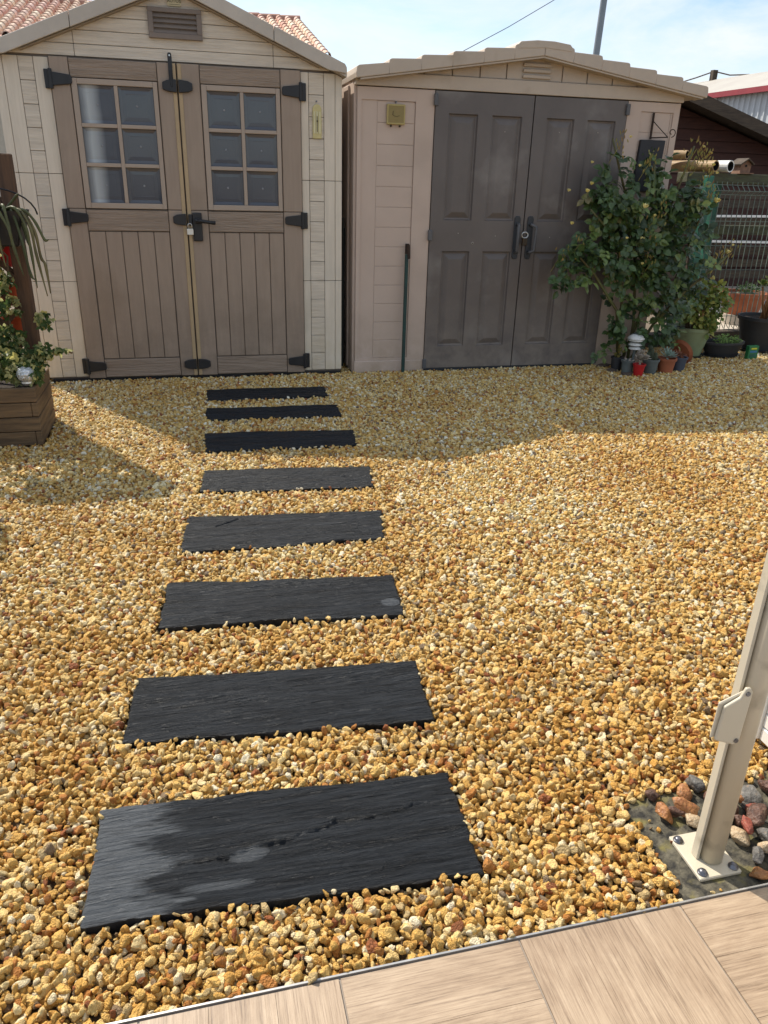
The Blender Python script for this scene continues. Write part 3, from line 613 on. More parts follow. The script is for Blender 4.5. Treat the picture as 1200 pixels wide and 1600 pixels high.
# roof slabs with deep barge boards
g = MB()
E_ = 1.075
for s in (-1, 1):
    e = RX + s * 1.03
    g.prism([(RX, RZ - 0.018), (RX, RZ - 0.065), (e, ltop(e) - 0.065), (e, ltop(e) - 0.018)], YF - 0.055, YF + 2.42)
g.build('roof', 'beige_roof', t)
g = MB()
for s in (-1, 1):
    a = RX + s * 0.0012; b1 = 0.60 if s > 0 else -0.553; e = 0.935 if s > 0 else -0.925
    g.prism([(a, RZ), (a, RZ - 0.080), (b1 - s * .0015, ltop(b1) - 0.080), (b1 - s * .0015, ltop(b1))], YF - 0.075, YF - 0.056)
    tip = e + s * .10
    g.prism([(b1 + s * .0015, ltop(b1)), (b1 + s * .0015, ltop(b1) - 0.080), (e, ltop(e) - 0.080), (tip + s * .005, ltop(e) - 0.092), (tip + s * .012, ltop(tip) - 0.02), (tip, ltop(tip))], YF - 0.075, YF - 0.056)
g.build('barge_board', 'beige_roof', t, bevel=0.004, seg=2)
g = MB()
for s in (-1, 1):
    e = RX + s * 0.86
    g.prism([(RX, RZ - 0.0805), (RX, RZ - 0.088), (e, ltop(e) - 0.088), (e, ltop(e) - 0.0805)], YF - 0.045, YF - 0.001)
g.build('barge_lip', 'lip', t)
# gable vent
v = MB(); x0, x1, z0, z1 = -0.125, 0.182, 2.032, 2.188; fr = 0.03
v.box(x0, x1, YF - 0.022, YF - 0.001, z0, z0 + 0.028); v.box(x0, x1, YF - 0.022, YF - 0.001, z1 - 0.024, z1)
v.box(x0, x0 + fr, YF - 0.022, YF - 0.001, z0 + 0.028, z1 - 0.024); v.box(x1 - fr, x1, YF - 0.022, YF - 0.001, z0 + 0.028, z1 - 0.024)
vp = v.build('gable_vent', 'vent', t, bevel=0.002)
sl_ = MB()
for k in range(4):
    za = z0 + 0.028 + k * 0.026
    sl_.add([(x0 + fr, YF - 0.020, za + .001), (x1 - fr, YF - 0.020, za + .001), (x1 - fr, YF - 0.004, za + 0.0245), (x0 + fr, YF - 0.004, za + 0.0245), (x0 + fr, YF - 0.003, za + .001), (x1 - fr, YF - 0.003, za + .001)],
            [(0, 1, 2, 3), (0, 4, 5, 1), (0, 3, 4), (1, 5, 2), (3, 2, 5, 4)])
sl_.build('louvre', 'vent', vp)
# doors
def taupe_leaf(x0, x1, wx0, wx1, inner):
    d = thing('door', None, None); d.parent = t; d.location = (0, 0, 0); d.matrix_parent_inverse = Matrix.Translation(t.location).inverted()
    sl0 = MB(); sl0.box(x0 + .001, x1 - .001, YF - 0.006, YF + 0.010, 0.022, 1.909); body = sl0.build('door', 'groove', t)
    bpy.data.objects.remove(d)
    st_ = MB(); yb = YF - 0.024; yf = YF - 0.0061
    for (a, b_) in ((x0, wx0), (wx1, x1)):
        st_.box(a + .0015, b_ - .0015, yb, yf, 1.092, 1.908); st_.box(a + .0015, b_ - .0015, yb, yf, 0.024, 1.089)
    st_.build('stile', 'taupe', body, bevel=0.003)
    for (z0_, z1_) in ((0.030, 0.148), (0.962, 1.086), (1.808, 1.904)):
        rl = MB(); rl.box(wx0 + .002, wx1 - .002, yb - .001, yf, z0_, z1_); rl.build('rail', 'taupe_h', body, bevel=0.004, seg=2)
    pk = MB(); n = 5; wdt = (wx1 - wx0 - .004) / n
    for i in range(n):
        a = wx0 + .002 + i * wdt
        pk.prism([(a + .0018, 0.153), (a + wdt - .0018, 0.153), (a + wdt - .0018, 0.957), (a + .0018, 0.957)], yb + .005, yf)
    pk.build('plank', 'taupe', body, bevel=0.003)
    # window frame with glazing bars
    fz0, fz1 = 1.094, 1.803; gx0, gx1 = wx0 + 0.036, wx1 - 0.030; gz0, gz1 = 1.126, 1.772
    f = MB(); yw = yb - .006
    f.box(wx0 + .004, gx0, yw, yf, fz0, fz1); f.box(gx1, wx1 - .004, yw, yf, fz0, fz1)
    f.box(gx0, gx1, yw, yf, fz0, gz0); f.box(gx0, gx1, yw, yf, gz1, fz1)
    mw = 0.022; xm = (gx0 + gx1) / 2
    f.box(xm - mw / 2, xm + mw / 2, yw + .001, yf, gz0, gz1)
    zh = (gz1 - gz0) / 3
    for k in (1, 2):
        z = gz0 + zh * k
        f.box(gx0, xm - mw / 2, yw + .001, yf, z - mw / 2, z + mw / 2); f.box(xm + mw / 2, gx1, yw + .001, yf, z - mw / 2, z + mw / 2)
    wf = f.build('window_frame', 'taupe_l', body, bevel=0.003, seg=2)
    for ci, (a, b_) in enumerate(((gx0, xm - mw / 2), (xm + mw / 2, gx1))):
        for k in range(3):
            za = gz0 + zh * k + (mw / 2 if k > 0 else 0); zb = gz0 + zh * (k + 1) - (mw / 2 if k < 2 else 0)
            p = MB(); loops = []
            for ins, dy in ((0.0, 0.002), (0.003, 0.0015), (0.020, .0055), (0.0215, .0050), (0.040, .0045), (0.0415, .0050)):
                loops.append([(a + ins, yb + .006 + dy, za + ins), (b_ - ins, yb + .006 + dy, za + ins), (b_ - ins, yb + .006 + dy, zb - ins), (a + ins, yb + .006 + dy, zb - ins)])
            vs = [q for l in loops for q in l]; fs = []
            for l in range(len(loops) - 1):
                for i in range(4): fs.append((l * 4 + i, l * 4 + (i + 1) % 4, l * 4 + 4 + (i + 1) % 4, l * 4 + 4 + i))
            cx, cz = (a + b_) / 2, (za + zb) / 2; o0 = len(vs)
            rr = [(.014, .006), (.008, .001), (.002, .004)]
            last = [len(vs) - 4 + i for i in range(4)]
            fs.append(tuple(last))
            p.add(vs, fs)
            pn = p.build('window_pane', 'reflectpane' if (inner > 0 and ci == 0) else 'pane', body)
            h = MB(); h.lathe([(0.0, 0), (0.0065, 0), (0.005, .0015), (0.0, .002)], 12)
            h.v = [(cx + x_, yb + .0105 - z_, cz + y_) for x_, y_, z_ in h.v]; h.build('moulded_boss', 'boss', pn)
    ast = MB()
    if inner > 0: ast.box(x1 - .026, x1 - .0025, yb - .006, yb - .0002, 0.026, 1.906)
    else: ast.box(x0 + .0025, x0 + .026, yb - .006, yb - .0002, 0.026, 1.906)
    ast.build('astragal', 'tan', body, bevel=0.003)
    return body
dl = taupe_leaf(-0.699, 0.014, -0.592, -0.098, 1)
dr = taupe_leaf(0.018, 0.762, 0.150, 0.636, -1)
def hinge(x, z, s, body):
    h = MB(); y0, y1 = YF - 0.040, YF - 0.0255
    h.box(min(x, x + s * -.034), max(x, x + s * -.034), YF - .020, YF - .0005, z - .05, z + .05)
    h.tube([(x + s * .002, YF - .034, z - .052), (x + s * .002, YF - .034, z + .052)], 0.011, 10)
    h.prism([(x + s * .010, z - .036), (x + s * .112, z - .024), (x + s * .118, z - .015), (x + s * .118, z + .015), (x + s * .112, z + .024), (x + s * .010, z + .036)], y0, y1)
    h.build('hinge', 'black', body, bevel=0.003, seg=2)
for z in (1.792, 1.038, 0.105):
    hinge(-0.699, z, 1, dl); hinge(0.763, z, -1, dr)
for z in (1.786, 0.105):
    for s, body in ((-1, dl), (1, dr)):
        h = MB(); x = 0.016 + s * .006
        h.prism([(x, z - .036), (x + s * .055, z - .030), (x + s * .082, z - .020), (x + s * .082, z + .018), (x + s * .055, z + .030), (x, z + .036)], YF - .046, YF - .0305)
        h.build('meeting_bracket', 'black', body, bevel=0.004, seg=2)
z = 1.035
h = MB(); h.prism([(0.010, z - .036), (-.045, z - .030), (-.070, z - .020), (-.070, z + .018), (-.045, z + .030), (0.010, z + .036)], YF - .046, YF - .0305); h.build('meeting_bracket', 'black', dl, bevel=0.004, seg=2)
h = MB(); h.box(0.050, 0.108, YF - .046, YF - .0245, 0.905, 1.078); h.box(0.024, 0.0498, YF - .044, YF - .0305, 1.0, 1.068)
hp = h.build('lock_plate', 'black', dr, bevel=0.008, seg=3)
h = MB(); h.tube([(0.080, YF - .047, 1.030), (0.080, YF - .085, 1.030)], 0.017, 14)
h.tube([(0.080, YF - .078, 1.030), (0.11, YF - .085, 1.029), (0.15, YF - .083, 1.024), (0.19, YF - .080, 1.019)], [.014, .0115, .011, .0115], 12); h.build('lever_handle', 'black', hp, smooth=True)
h = MB(); h.prism([(-.030, 1.775), (-.006, 1.775), (-.006, 1.952), (-.011, 1.960), (-.025, 1.960), (-.030, 1.952)], YF - .0388, YF - .0310)
h.tube([(-.018, YF - .046, 1.78), (-.018, YF - .046, 1.87)], 0.006, 8); h.build('bolt_strap', 'black', dl, bevel=.002)
for z_ in (1.945, 1.79):
    h = MB(); h.tube([(-.018, YF - .0415, z_), (-.018, YF - .0389, z_)], .005, 12); h.build('screw', 'steel', dl)
# padlock hanging from the meeting bracket
pl = thing('padlock', 'small silver padlock hanging at the shed door lock', 'padlock', (0.028, YF - .06, 0.95))
h = MB(); h.box(0.010, 0.050, YF - .064, YF - .050, 0.945, 0.982); h.build('body', 'lockwhite', pl, bevel=.003, seg=2)
h = MB(); pts = [(0.018, YF - .057, 0.982)] + [(0.030 - .012 * math.cos(a), YF - .057, 1.0 + .013 * math.sin(a)) for a in [i * math.pi / 8 for i in range(9)]] + [(0.042, YF - .057, 0.982)]
h.tube(pts, .0035, 8); h.build('shackle', 'steel', pl, smooth=True)
# plaque above the vent
pq = thing('name_plaque', 'small ivory plaque with dark lettering high on the shed gable', 'plaque', (0.03, YF - .006, 2.245))
h = MB(); pts = []
for (qx, qz, a0) in ((1, -1, -90), (1, 1, 0), (-1, 1, 90), (-1, -1, 180)):
    for k in range(5):
        a = math.radians(a0 + k * 22.5); pts.append((0.031 + qx * .030 + .010 * math.cos(a), 2.2205 + qz * .011 + .010 * math.sin(a)))
h.prism(pts, YF - .010, YF - .0005); h.build('plate', 'plaque', pq)
def text(s, size, loc, m, parent, name='lettering', ext=.0008):
    c = bpy.data.curves.new(name, 'FONT'); c.body = s; c.size = size; c.extrude = ext; c.align_x = 'CENTER'; c.align_y = 'CENTER'; c.resolution_u = 2
    tmp = bpy.data.objects.new('tmp', c); COL.objects.link(tmp); bpy.context.view_layer.update()
    me = bpy.data.meshes.new_from_object(tmp.evaluated_get(bpy.context.evaluated_depsgraph_get())); bpy.data.objects.remove(tmp)
    me.materials.clear(); me.materials.append(M[m]); me.name = name
    rot = Matrix.Rotation(math.pi / 2, 4, 'X'); me.transform(Matrix.Translation(loc) @ rot)
    o = bpy.data.objects.new(name, me); COL.objects.link(o); o.parent = parent; o.matrix_parent_inverse = Matrix.Translation(world_loc(parent)).inverted()
    return o
text('AUTOS', 0.024, (0.031, YF - .0115, 2.224), 'ink', pq)
h = MB(); h.box(0.000, 0.062, YF - .0112, YF - .0102, 2.2065, 2.2083); h.build('underline', 'ink', pq)
# thermometer
th = thing('thermometer', 'narrow cream plastic thermometer with an arched top, right of the shed doors', 'thermometer', (0.866, YF - .005, 1.53))
h = MB(); pts = [(0.838, 1.533), (0.895, 1.533)] + [(0.8665 + .0285 * math.cos(a), 1.700 + .030 * math.sin(a)) for a in [i * math.pi / 10 for i in range(11)]]
h.prism(pts, YF - .012, YF - .0005); h.build('back_plate', 'thermo', th, bevel=.002)
h = MB()
for x in (.849, .866, .883): h.box(x - .006, x + .006, YF - .0165, YF - .0122, 1.562, 1.688)
h.build('scale', 'thermo2', th, bevel=.001)
h = MB(); h.tube([(0.8665, YF - .018, 1.66), (0.8665, YF - .018, 1.57)], .002, 8); h.lathe([(0, 0), (.004, .004), (.004, .012), (0, .016)], 10, (.8665, YF - .018, 1.625)); h.build('tube', 'ink', th)
h = MB(); h.tube([(0.864, YF - .010, 1.745), (0.864, YF - .0005, 1.745)], .005, 10); h.build('nail', 'bolt', th)

# ------------------------------------------------------------------ right shed (panelled double doors)
t = thing('resin_shed', 'cream resin shed with grey-brown panelled double doors and a stepped low roof', 'shed', (2.35, YF + 1.1, 0))
def loops_panel(mb, x0, x1, z0, z1, prof, yb):
    """nested rectangles; prof = [(inset, y offset), ...]"""
    vs = []; fs = []
    for ins, dy in prof: vs += [(x0 + ins, yb + dy, z0 + ins), (x1 - ins, yb + dy, z0 + ins), (x1 - ins, yb + dy, z1 - ins), (x0 + ins, yb + dy, z1 - ins)]
    for l in range(len(prof) - 1):
        for i in range(4): fs.append((l * 4 + i, l * 4 + (i + 1) % 4, l * 4 + 4 + (i + 1) % 4, l * 4 + 4 + i))
    n = len(vs); fs.append((n - 4, n - 3, n - 2, n - 1)); mb.add(vs, fs)
g = MB(); yb = YF
xl, xr = 1.118, 3.462
# left pier with a sunk panel
def pier(x0, x1, px0, px1, pz0, pz1, bx0, bx1):
    zt = 1.845
    g.box(x0, px0, yb, yb + .03, 0.0, zt); g.box(px1, x1, yb, yb + .03, 0.0, zt)
    g.box(px0, px1, yb, yb + .03, 0.0, pz0); g.box(px0, px1, yb, yb + .03, pz1, zt)
    # sunk brickwork column
    c = MB(); nb = 13; g.box(bx0, bx1, yb + .0126, yb + .03, pz0, pz1)
    g.box(px0, bx0, yb + .008, yb + .03, pz0, pz1); g.box(bx1, px1, yb + .008, yb + .03, pz0, pz1) if bx1 < px1 else None
    for i in range(nb):
        a = pz0 + (pz1 - pz0) * i / nb; b_ = pz0 + (pz1 - pz0) * (i + 1) / nb
        c.box(bx0 + .001, bx1 - .001, yb + .0085, yb + .0125, a + .0007, b_ - .0007)
    return c
c1 = pier(1.130, 1.648, 1.157, 1.520, 0.105, 1.772, 1.262, 1.519)
g.box(1.112, 1.1295, yb + .022, yb + .05, 0, 1.86)
fw = g.build('front_wall', 'cream', t, bevel=0.004, seg=2); g = MB()
c2 = pier(3.052, 3.462, 3.160, 3.415, 0.105, 1.785, 3.162, 3.400)
fw2 = g.build('front_wall', 'cream', t, bevel=0.004, seg=2)
c1.build('brick_relief', 'cream', fw, bevel=0.0025); c2.build('brick_relief', 'cream', fw2, bevel=0.0025)
for a_, b_ in ((1.122, 1.650), (3.05, 3.47)):
    g = MB(); g.box(a_, b_, yb - .012, yb - .0005, -0.02, 0.085); g.build('plinth', 'cream', t, bevel=.004)
g = MB(); g.box(1.114, 3.475, yb - .012, yb + .03, 1.8505, 1.930); g.build('lintel', 'cream_roof', t, bevel=.004, seg=2)
g = MB(); g.box(1.112, 1.1295, yb + .0505, yb + 2.0, 0, 1.9); g.box(3.462, 3.48, yb + .0305, yb + 2.0, 0, 1.9)
g.prism([(1.112, 0), (3.48, 0), (3.48, 1.9), (2.35, 2.06), (1.112, 1.9)], yb + 2.001, yb + 2.03)
for k in range(6): g.box(1.098, 1.1118, yb + .15 + k * .3, yb + .30 + k * .3, 0.02, 1.86)
g.build('side_wall', 'cream', t, bevel=.003)
# gable of upright boards
PX = 2.35; gb = MB()
def gclip(p, dz=0.0):
    p = clip(p, 0.150, 1, 2.085 + dz + 0.150 * PX); return clip(p, -0.150, 1, 2.085 + dz - 0.150 * PX)
xs = [1.19, 1.38, 1.57, 1.76, 1.95, 2.135, 2.535, 2.72, 2.91, 3.10, 3.29, 3.46]
for i in range(len(xs) - 1):
    p = gclip([(xs[i] + .003, 1.932), (xs[i + 1] - .003, 1.932), (xs[i + 1] - .003, 2.2), (xs[i] + .003, 2.2)])
    if len(p) > 2: gb.prism(p, yb + .004, yb + .026)
gb.build('gable', 'cream_roof', t, bevel=.003)
g = MB(); p = gclip([(1.13, 1.90), (3.46, 1.90), (3.46, 2.2), (1.13, 2.2)]); g.prism(p, yb + .027, yb + .04); g.build('gable_backing', 'groove', t)
g = MB()
for k in range(3):
    z0 = 1.944 + k * .034
    g.prism([(2.245, z0), (2.447, z0), (2.443, z0 + .020), (2.249, z0 + .020)], yb - .012, yb + .0035)
g.build('vent_slat', 'cream_roof', t, bevel=.003)
# stepped roof: courses that overlap down each slope
g = MB(); nC = 6; half = 1.245
for s in (-1, 1):
    for i in range(nC):
        a = half * i / nC; b_ = half * (i + 1) / nC
        bot = lambda x: 2.066 - .150 * x
        top = lambda x, e: 2.128 - .150 * x + e
        aa = max(a, .0006); dn = .015 if i < nC - 1 else .0
        pts = [(PX + s * aa, bot(aa)), (PX + s * b_, bot(b_)), (PX + s * (b_ + .004), top(b_, .010) - .012 - (0 if dn else .03)), (PX + s * (b_ - .002), top(b_, .010 + (.010 if dn else -.006))), (PX + s * (b_ - .016), top(b_, .015 + (.010 if dn else -.004))), (PX + s * aa, top(aa, .002))]
        g.prism(pts, yb - .098 + .0004 * (i % 2), yb + 2.1)
g.prism([(PX - .19, 2.095), (PX - .19, 2.122), (PX - .172, 2.138), (PX - .06, 2.150), (PX + .06, 2.150), (PX + .172, 2.138), (PX + .19, 2.122), (PX + .19, 2.095), (PX, 2.108)], yb - .1005, yb + 2.104)
g.build('roof', 'cream_roof', t, bevel=.005, seg=2)
g = MB()
for s in (-1, 1):
    pts = [(PX + s * .0005, 2.055), (PX + s * 1.22, 2.055 - .150 * 1.22), (PX + s * 1.22, 2.0645 - .150 * 1.22), (PX + s * .0005, 2.0645)]
    g.prism(pts, yb - .0892, yb + .02)
g.build('soffit', 'cream_roof', t)
# doors
def panelled_leaf(x0, x1):
    d = MB(); y0, y1 = yb - .008, yb + .022
    px = [(x0 + .095, x0 + .30), (x0 + .40, x1 - .078)]
    pz = [(0.180, 0.850), (1.055, 1.715)]
    cols = [x0, px[0][0], px[0][1], px[1][0], px[1][1], x1]
    for a, b_ in ((cols[0], cols[1]), (cols[2], cols[3]), (cols[4], cols[5])): d.box(a, b_, y0, y1, .022, 1.843)
    for a, b_ in px:
        for z0, z1 in ((.022, pz[0][0]), (pz[0][1], pz[1][0]), (pz[1][1], 1.843)): d.box(a, b_, y0, y1, z0, z1)
        for z0, z1 in pz: loops_panel(d, a, b_, z0, z1, [(0, 0), (.006, .014), (.016, .016), (.050, .002), (.054, .001)], y0)
    return d.build('door', 'graydoor', t)
g = MB(); g.box(1.65, 3.05, yb + .0235, yb + .05, 0.0, 1.86); g.build('door_backing', 'ink', t)
d1 = panelled_leaf(1.652, 2.345); d2 = panelled_leaf(2.353, 3.045)
for dd, x, s in ((d1, 1.652, -1), (d2, 3.045, 1)):
    for z in (1.79, 0.955, 0.055):
        h = MB(); h.box(x - .014, x + .014, yb - .026, yb - .0085, z - .035, z + .035); h.build('hinge', 'grayplastic', dd, bevel=.004, seg=2)
g = MB(); g.box(1.64, 3.06, yb - .004, yb + .02, -0.03, 0.0205); g.build('threshold', 'darkplastic', t)
for dd, x, s in ((d1, 2.297, -1), (d2, 2.397, 1)):
    h = MB(); h.prism([(x - .022, .815), (x - .014, .800), (x + .014, .800), (x + .022, .815), (x + .022, 1.075), (x + .014, 1.09), (x - .014, 1.09), (x - .022, 1.075)], yb - .018, yb - .0085)
    hp = h.build('handle_plate', 'darkplastic', dd, bevel=.003)
    h = MB(); xo = x - .004 if s < 0 else x + .030
    h.tube([(x, yb - .018, 1.035), (x, yb - .05, 1.033), (xo, yb - .055, 1.02), (xo, yb - .056, .96), (xo, yb - .055, .86), (x, yb - .05, .85), (x, yb - .018, .848)], [.011, .011, .011, .010, .011, .011, .011], 10)
    h.build('grip', 'grayplastic', hp, smooth=True)
h = MB(); h.tube([(2.42, yb - .012, .05), (2.42, yb - .0085, .05)], .004, 8)
pk = thing('chain_padlock', 'little dark padlock linking the two grey door handles', 'padlock', (2.349, yb - .05, .94))
h = MB(); h.tube([(2.325 + .024 * (1 + math.cos(a)), yb - .045, .965 + .020 * math.sin(a)) for a in [i * math.pi / 6 for i in range(13)]], .005, 8, cap=False); h.build('ring', 'steel', pk, smooth=True)
h = MB(); h.box(2.331, 2.368, yb - .058, yb - .034, .895, .945); h.build('body', 'ink', pk, bevel=.005, seg=2)
# small scuffs, screw heads on the doors
def dot(x, z, r, m, parent, y=yb - .0085, name='screw_head'):
    h = MB(); h.lathe([(0, 0), (r, 0), (r * .8, .0015), (0, .002)], 10)
    h.v = [(x + a, y - c_, z + b_) for a, b_, c_ in h.v]; h.build(name, m, parent)
dot(1.972, .905, .009, 'scratch', d1); dot(1.972, .905, .005, 'ink', d1, yb - .0104, 'keyhole')
for (x, z) in ((1.86, .97), (2.14, .955), (2.15, 1.62)): dot(x, z, .004, 'scratch', d1)
for (x, z) in ((2.56, .95), (2.55, 1.63), (2.84, 1.64)): dot(x, z, .004, 'scratch', d2)

hy = thing('hygrometer', 'square yellowed plastic weather dial hung on the cream pier', 'weather dial', (1.385, yb - .004, 1.69))
h = MB(); h.box(1.325, 1.447, yb - .012, yb + .0078, 1.634, 1.752); h.build('case', 'hygro', hy, bevel=.003)
h = MB(); loops_panel(h, 1.334, 1.438, 1.644, 1.743, [(0, -.0005), (.001, -.0005), (.006, .0), (.007, -.0003)], yb - .0126); h.build('dial', 'hygrodark', hy)
h = MB(); h.bar((1.362, yb - .0136, 1.69), (1.366, yb - .0136, 1.713), .003); h.tube([(1.362, yb - .0136, 1.69), (1.378, yb - .0136, 1.682), (1.392, yb - .0136, 1.681), (1.408, yb - .0136, 1.687)], .0012, 5); h.build('needle', 'ink', hy)
for x in (1.353, 1.412):
    h = MB(); h.lathe([(0, 0), (.007, .003), (.008, .008), (.006, .012), (0, .014)], 10, (x, yb - .01, 1.618)); h.build('knob', 'ink', hy, smooth=True)
h = MB(); h.tube([(1.385, yb - .012, 1.764), (1.385, yb + .0078, 1.764)], .005, 8); h.build('nail', 'bolt', hy)

br = thing('wall_bracket', 'black iron hanging-basket bracket with a curled tip on the cream shed', 'bracket', (3.258, yb - .003, 1.70))
h = MB(); h.bar((3.256, yb - .006, 1.612), (3.256, yb - .006, 1.780), .014, .006, up=(0, 1, 0)); h.build('back_bar', 'rust', br)
h = MB(); h.tube([(3.258, yb - .009, 1.622), (3.30, yb - .05, 1.624), (3.342, yb - .09, 1.626)], .004, 8)
h.tube([(3.258, yb - .009, 1.727), (3.30, yb - .05, 1.675), (3.338, yb - .088, 1.628)], .003, 8)
pts = []
for i in range(22):
    a = -math.pi / 2 + i * .30; r = .030 * (1 - i / 30)
    pts.append((3.345 + (.020 + r * math.cos(a)) * .72, yb - .09 - (.020 + r * math.cos(a)) * .6, 1.655 + r * math.sin(a)))
h.tube(pts, .003, 7); h.build('scroll_arm', 'rust', br, smooth=True)
sg = thing('wall_panel', 'dark framed panel with a painted flower spray, behind the rose top', 'wall decoration', (3.27, yb - .003, 1.44))
h = MB(); h.prism([(3.165, 1.27), (3.355, 1.27), (3.372, 1.608), (3.178, 1.608)], yb - .022, yb + .008); h.build('board', 'slatesign', sg, bevel=.003)
h = MB(); r = random.Random(3)
for i in range(55):
    a = r.gauss(0, 1); p = Vector((3.262 + .028 * math.sin(i * .7) * r.random() + .012 * a, yb - .024, 1.55 - i * .0042))
    h.leaf(p, Vector((r.uniform(-1, 1), 0, r.uniform(-1, 1))), Vector((0, -1, .01)), .018, .010, r.random(), 0)
h.build('flower_spray', 'ivy', sg)

# ------------------------------------------------------------------ stake and stacked sheets
sk = thing('garden_stake', 'dark green metal stake with a rusty bent top leaning by the cream pier', 'stake', (1.478, 5.35, 0))
h = MB(); h.bar((1.478, 5.35, -.02), (1.487, 5.385, .83), .022, .022); h.build('shaft', 'darkgreen', sk, bevel=.002)
h = MB(); h.bar((1.4865, 5.384, .831), (1.488, 5.388, .900), .026, .016); h.bar((1.500, 5.372, .80), (1.492, 5.372, .895), .020, .008); h.build('hook', 'rust', sk, bevel=.003)
M['dim'] = mat('dark_green_sheet', (0.018, 0.022, 0.016), 0.6, (0.012, 0.014, 0.010), 8)
r = random.Random(9)
for k, (x, w_, hh, ln) in enumerate(((1.050, .006, 1.05, .03), (1.060, .006, .98, .035), (1.070, .02, .62, .02), (1.084, .008, .50, .02))):
    h = MB(); h.bar((x, YF + .16 + k * .03, -.02), (x + ln, YF + .22 + k * .03, hh), w_, .05); h.v = h.v
    o = h.build('stored_sheet', 'dim'); tag(o, ['tallest dark strip stood in the gap between the sheds', 'second tallest dark strip in the gap between the sheds', 'thick short dark strip in the gap between the sheds', 'shortest dark strip in the gap, next to the cream shed'][k], 'board', 'strips stored between the sheds')

# ------------------------------------------------------------------ tiled house beyond the left shed
t = thing('tiled_house', 'pale house with a pink and cream canal-tiled roof behind the left shed', 'house', (-6, 24, 0))
def tile_roof(x0, x1, yr, zr, ye, ze):
    # overlapping rows of half-round tiles, as one relief
    nrow = 14; per = 0.24; ncol = int((x1 - x0) / per); mb = MB(); rr = random.Random(2); sub = 6
    for i in range(nrow):
        for c in range(ncol):
            xa = x1 - c * per; rnd = rr.random()
            ya = yr + (ye - yr) * i / nrow; yb_ = yr + (ye - yr) * (i + 1.06) / nrow
            za = zr + (ze - zr) * i / nrow; zb_ = zr + (ze - zr) * (i + 1.06) / nrow + 0.030
            prof_ = []
            for s in range(sub + 1):
                a = math.pi * s / sub; prof_.append((xa - per * .36 + per * .34 * math.cos(a), .095 * math.sin(a)))
            prof_ += [(xa - per * .85, -.015), (xa - per * 1.02, .0)]
            n = len(prof_)
            vs = [(x, ya, za + z) for x, z in prof_] + [(x, yb_, zb_ + z) for x, z in prof_] + [(x, yb_, zb_ + z - .024) for x, z in prof_]
            fs = [(j, j + 1, n + j + 1, n + j) for j in range(n - 1)] + [(n + j, n + j + 1, 2 * n + j + 1, 2 * n + j) for j in range(n - 1)]
            mb.add(vs, fs, rnd)
    return mb
roof = tile_roof(-16, 3.38, 24.0, 5.18, 19.0, 3.72).build('roof', 'rooftile', t)
g = MB(); g.add([(-16.1, 18.9, 3.62), (3.34, 18.9, 3.62), (3.34, 24, 5.10), (-16.1, 24, 5.10)], [(0, 1, 2, 3)]); g.add([(-16.1, 24, 5.10), (3.34, 24, 5.10), (3.34, 29.1, 3.62), (-16.1, 29.1, 3.62)], [(0, 1, 2, 3)]); g.build('roof_deck', 'ridge', t)
g = MB(); x = 3.40
while x > -16:
    pr_ = [(.17 * math.cos(a), .15 * math.sin(a)) for a in [i * math.pi / 8 for i in range(9)]]
    vs = [(x, 24 + a * 1.06, 5.14 + b_ * 1.06) for a, b_ in pr_] + [(x - .57, 24 + a * .95, 5.14 + b_ * .93) for a, b_ in pr_]
    g.add(vs, [(j, j + 1, 10 + j, 9 + j) for j in range(8)] + [tuple(range(9)), tuple(range(17, 8, -1))])
    x -= .54
g.build('ridge_tile', 'ridge', roof)
g = MB(); g.box(-15.8, 3.1, 19.5, 19.7, 0, 3.75); g.box(-15.8, 3.1, 28.4, 28.6, 0, 3.7)
g.add([(3.1, 19.701, 0), (3.1, 28.399, 0), (3.1, 28.399, 3.7), (3.1, 24, 5.0), (3.1, 19.701, 3.75)], [(0, 1, 2, 3, 4)]); g.build('wall', 'housewall', t)

# ------------------------------------------------------------------ brown shed, rack, warehouse, mast, cable
t = thing('brown_shed', 'dark red-brown boarded shed with a low sloping roof behind the fence', 'shed', (7, 11, 0))
def btop(x): return 2.50 - 0.295 * abs(x - 6.1)
g = MB(); z = 0.0
while z < 2.5:
    p = [(4.2, z), (9.8, z), (9.8, z + .13), (4.2, z + .13)]; p = clip(p, .295, 1, 2.36 + .295 * 6.1); p = clip(p, -.295, 1, 2.36 - .295 * 6.1)
    if len(p) > 2: g.add([(a, 10.0 + (0.0 if b_ < z + .01 else .018), b_) for a, b_ in p] + [(a, 10.05, b_) for a, b_ in p], [tuple(range(len(p)))] + [(i, i + len(p), (i + 1) % len(p) + len(p), (i + 1) % len(p)) for i in range(len(p))])
    z += .135
g.build('boarding', 'brownwood', t)
g = MB(); p = [(4.2, 0), (9.8, 0), (9.8, 1.3), (6.1, 2.38), (4.2, 1.8)]; g.prism(p, 10.06, 13.5); g.build('wall', 'brownwood', t)
g = MB()
for s, e in ((-1, 4.0), (1, 10.0)): g.prism([(6.1, 2.50), (e, btop(e)), (e, btop(e) - .09), (6.1, 2.41)], 9.62, 13.6)
rf = g.build('roof', 'oldwood', t)
g = MB()
for s, e in ((-1, 4.0), (1, 10.02)): g.prism([(6.1, 2.49), (e, btop(e) - .01), (e, btop(e) - .155), (6.1, 2.345)], 9.585, 9.619)
g.build('verge_board', 'oldwood', rf)

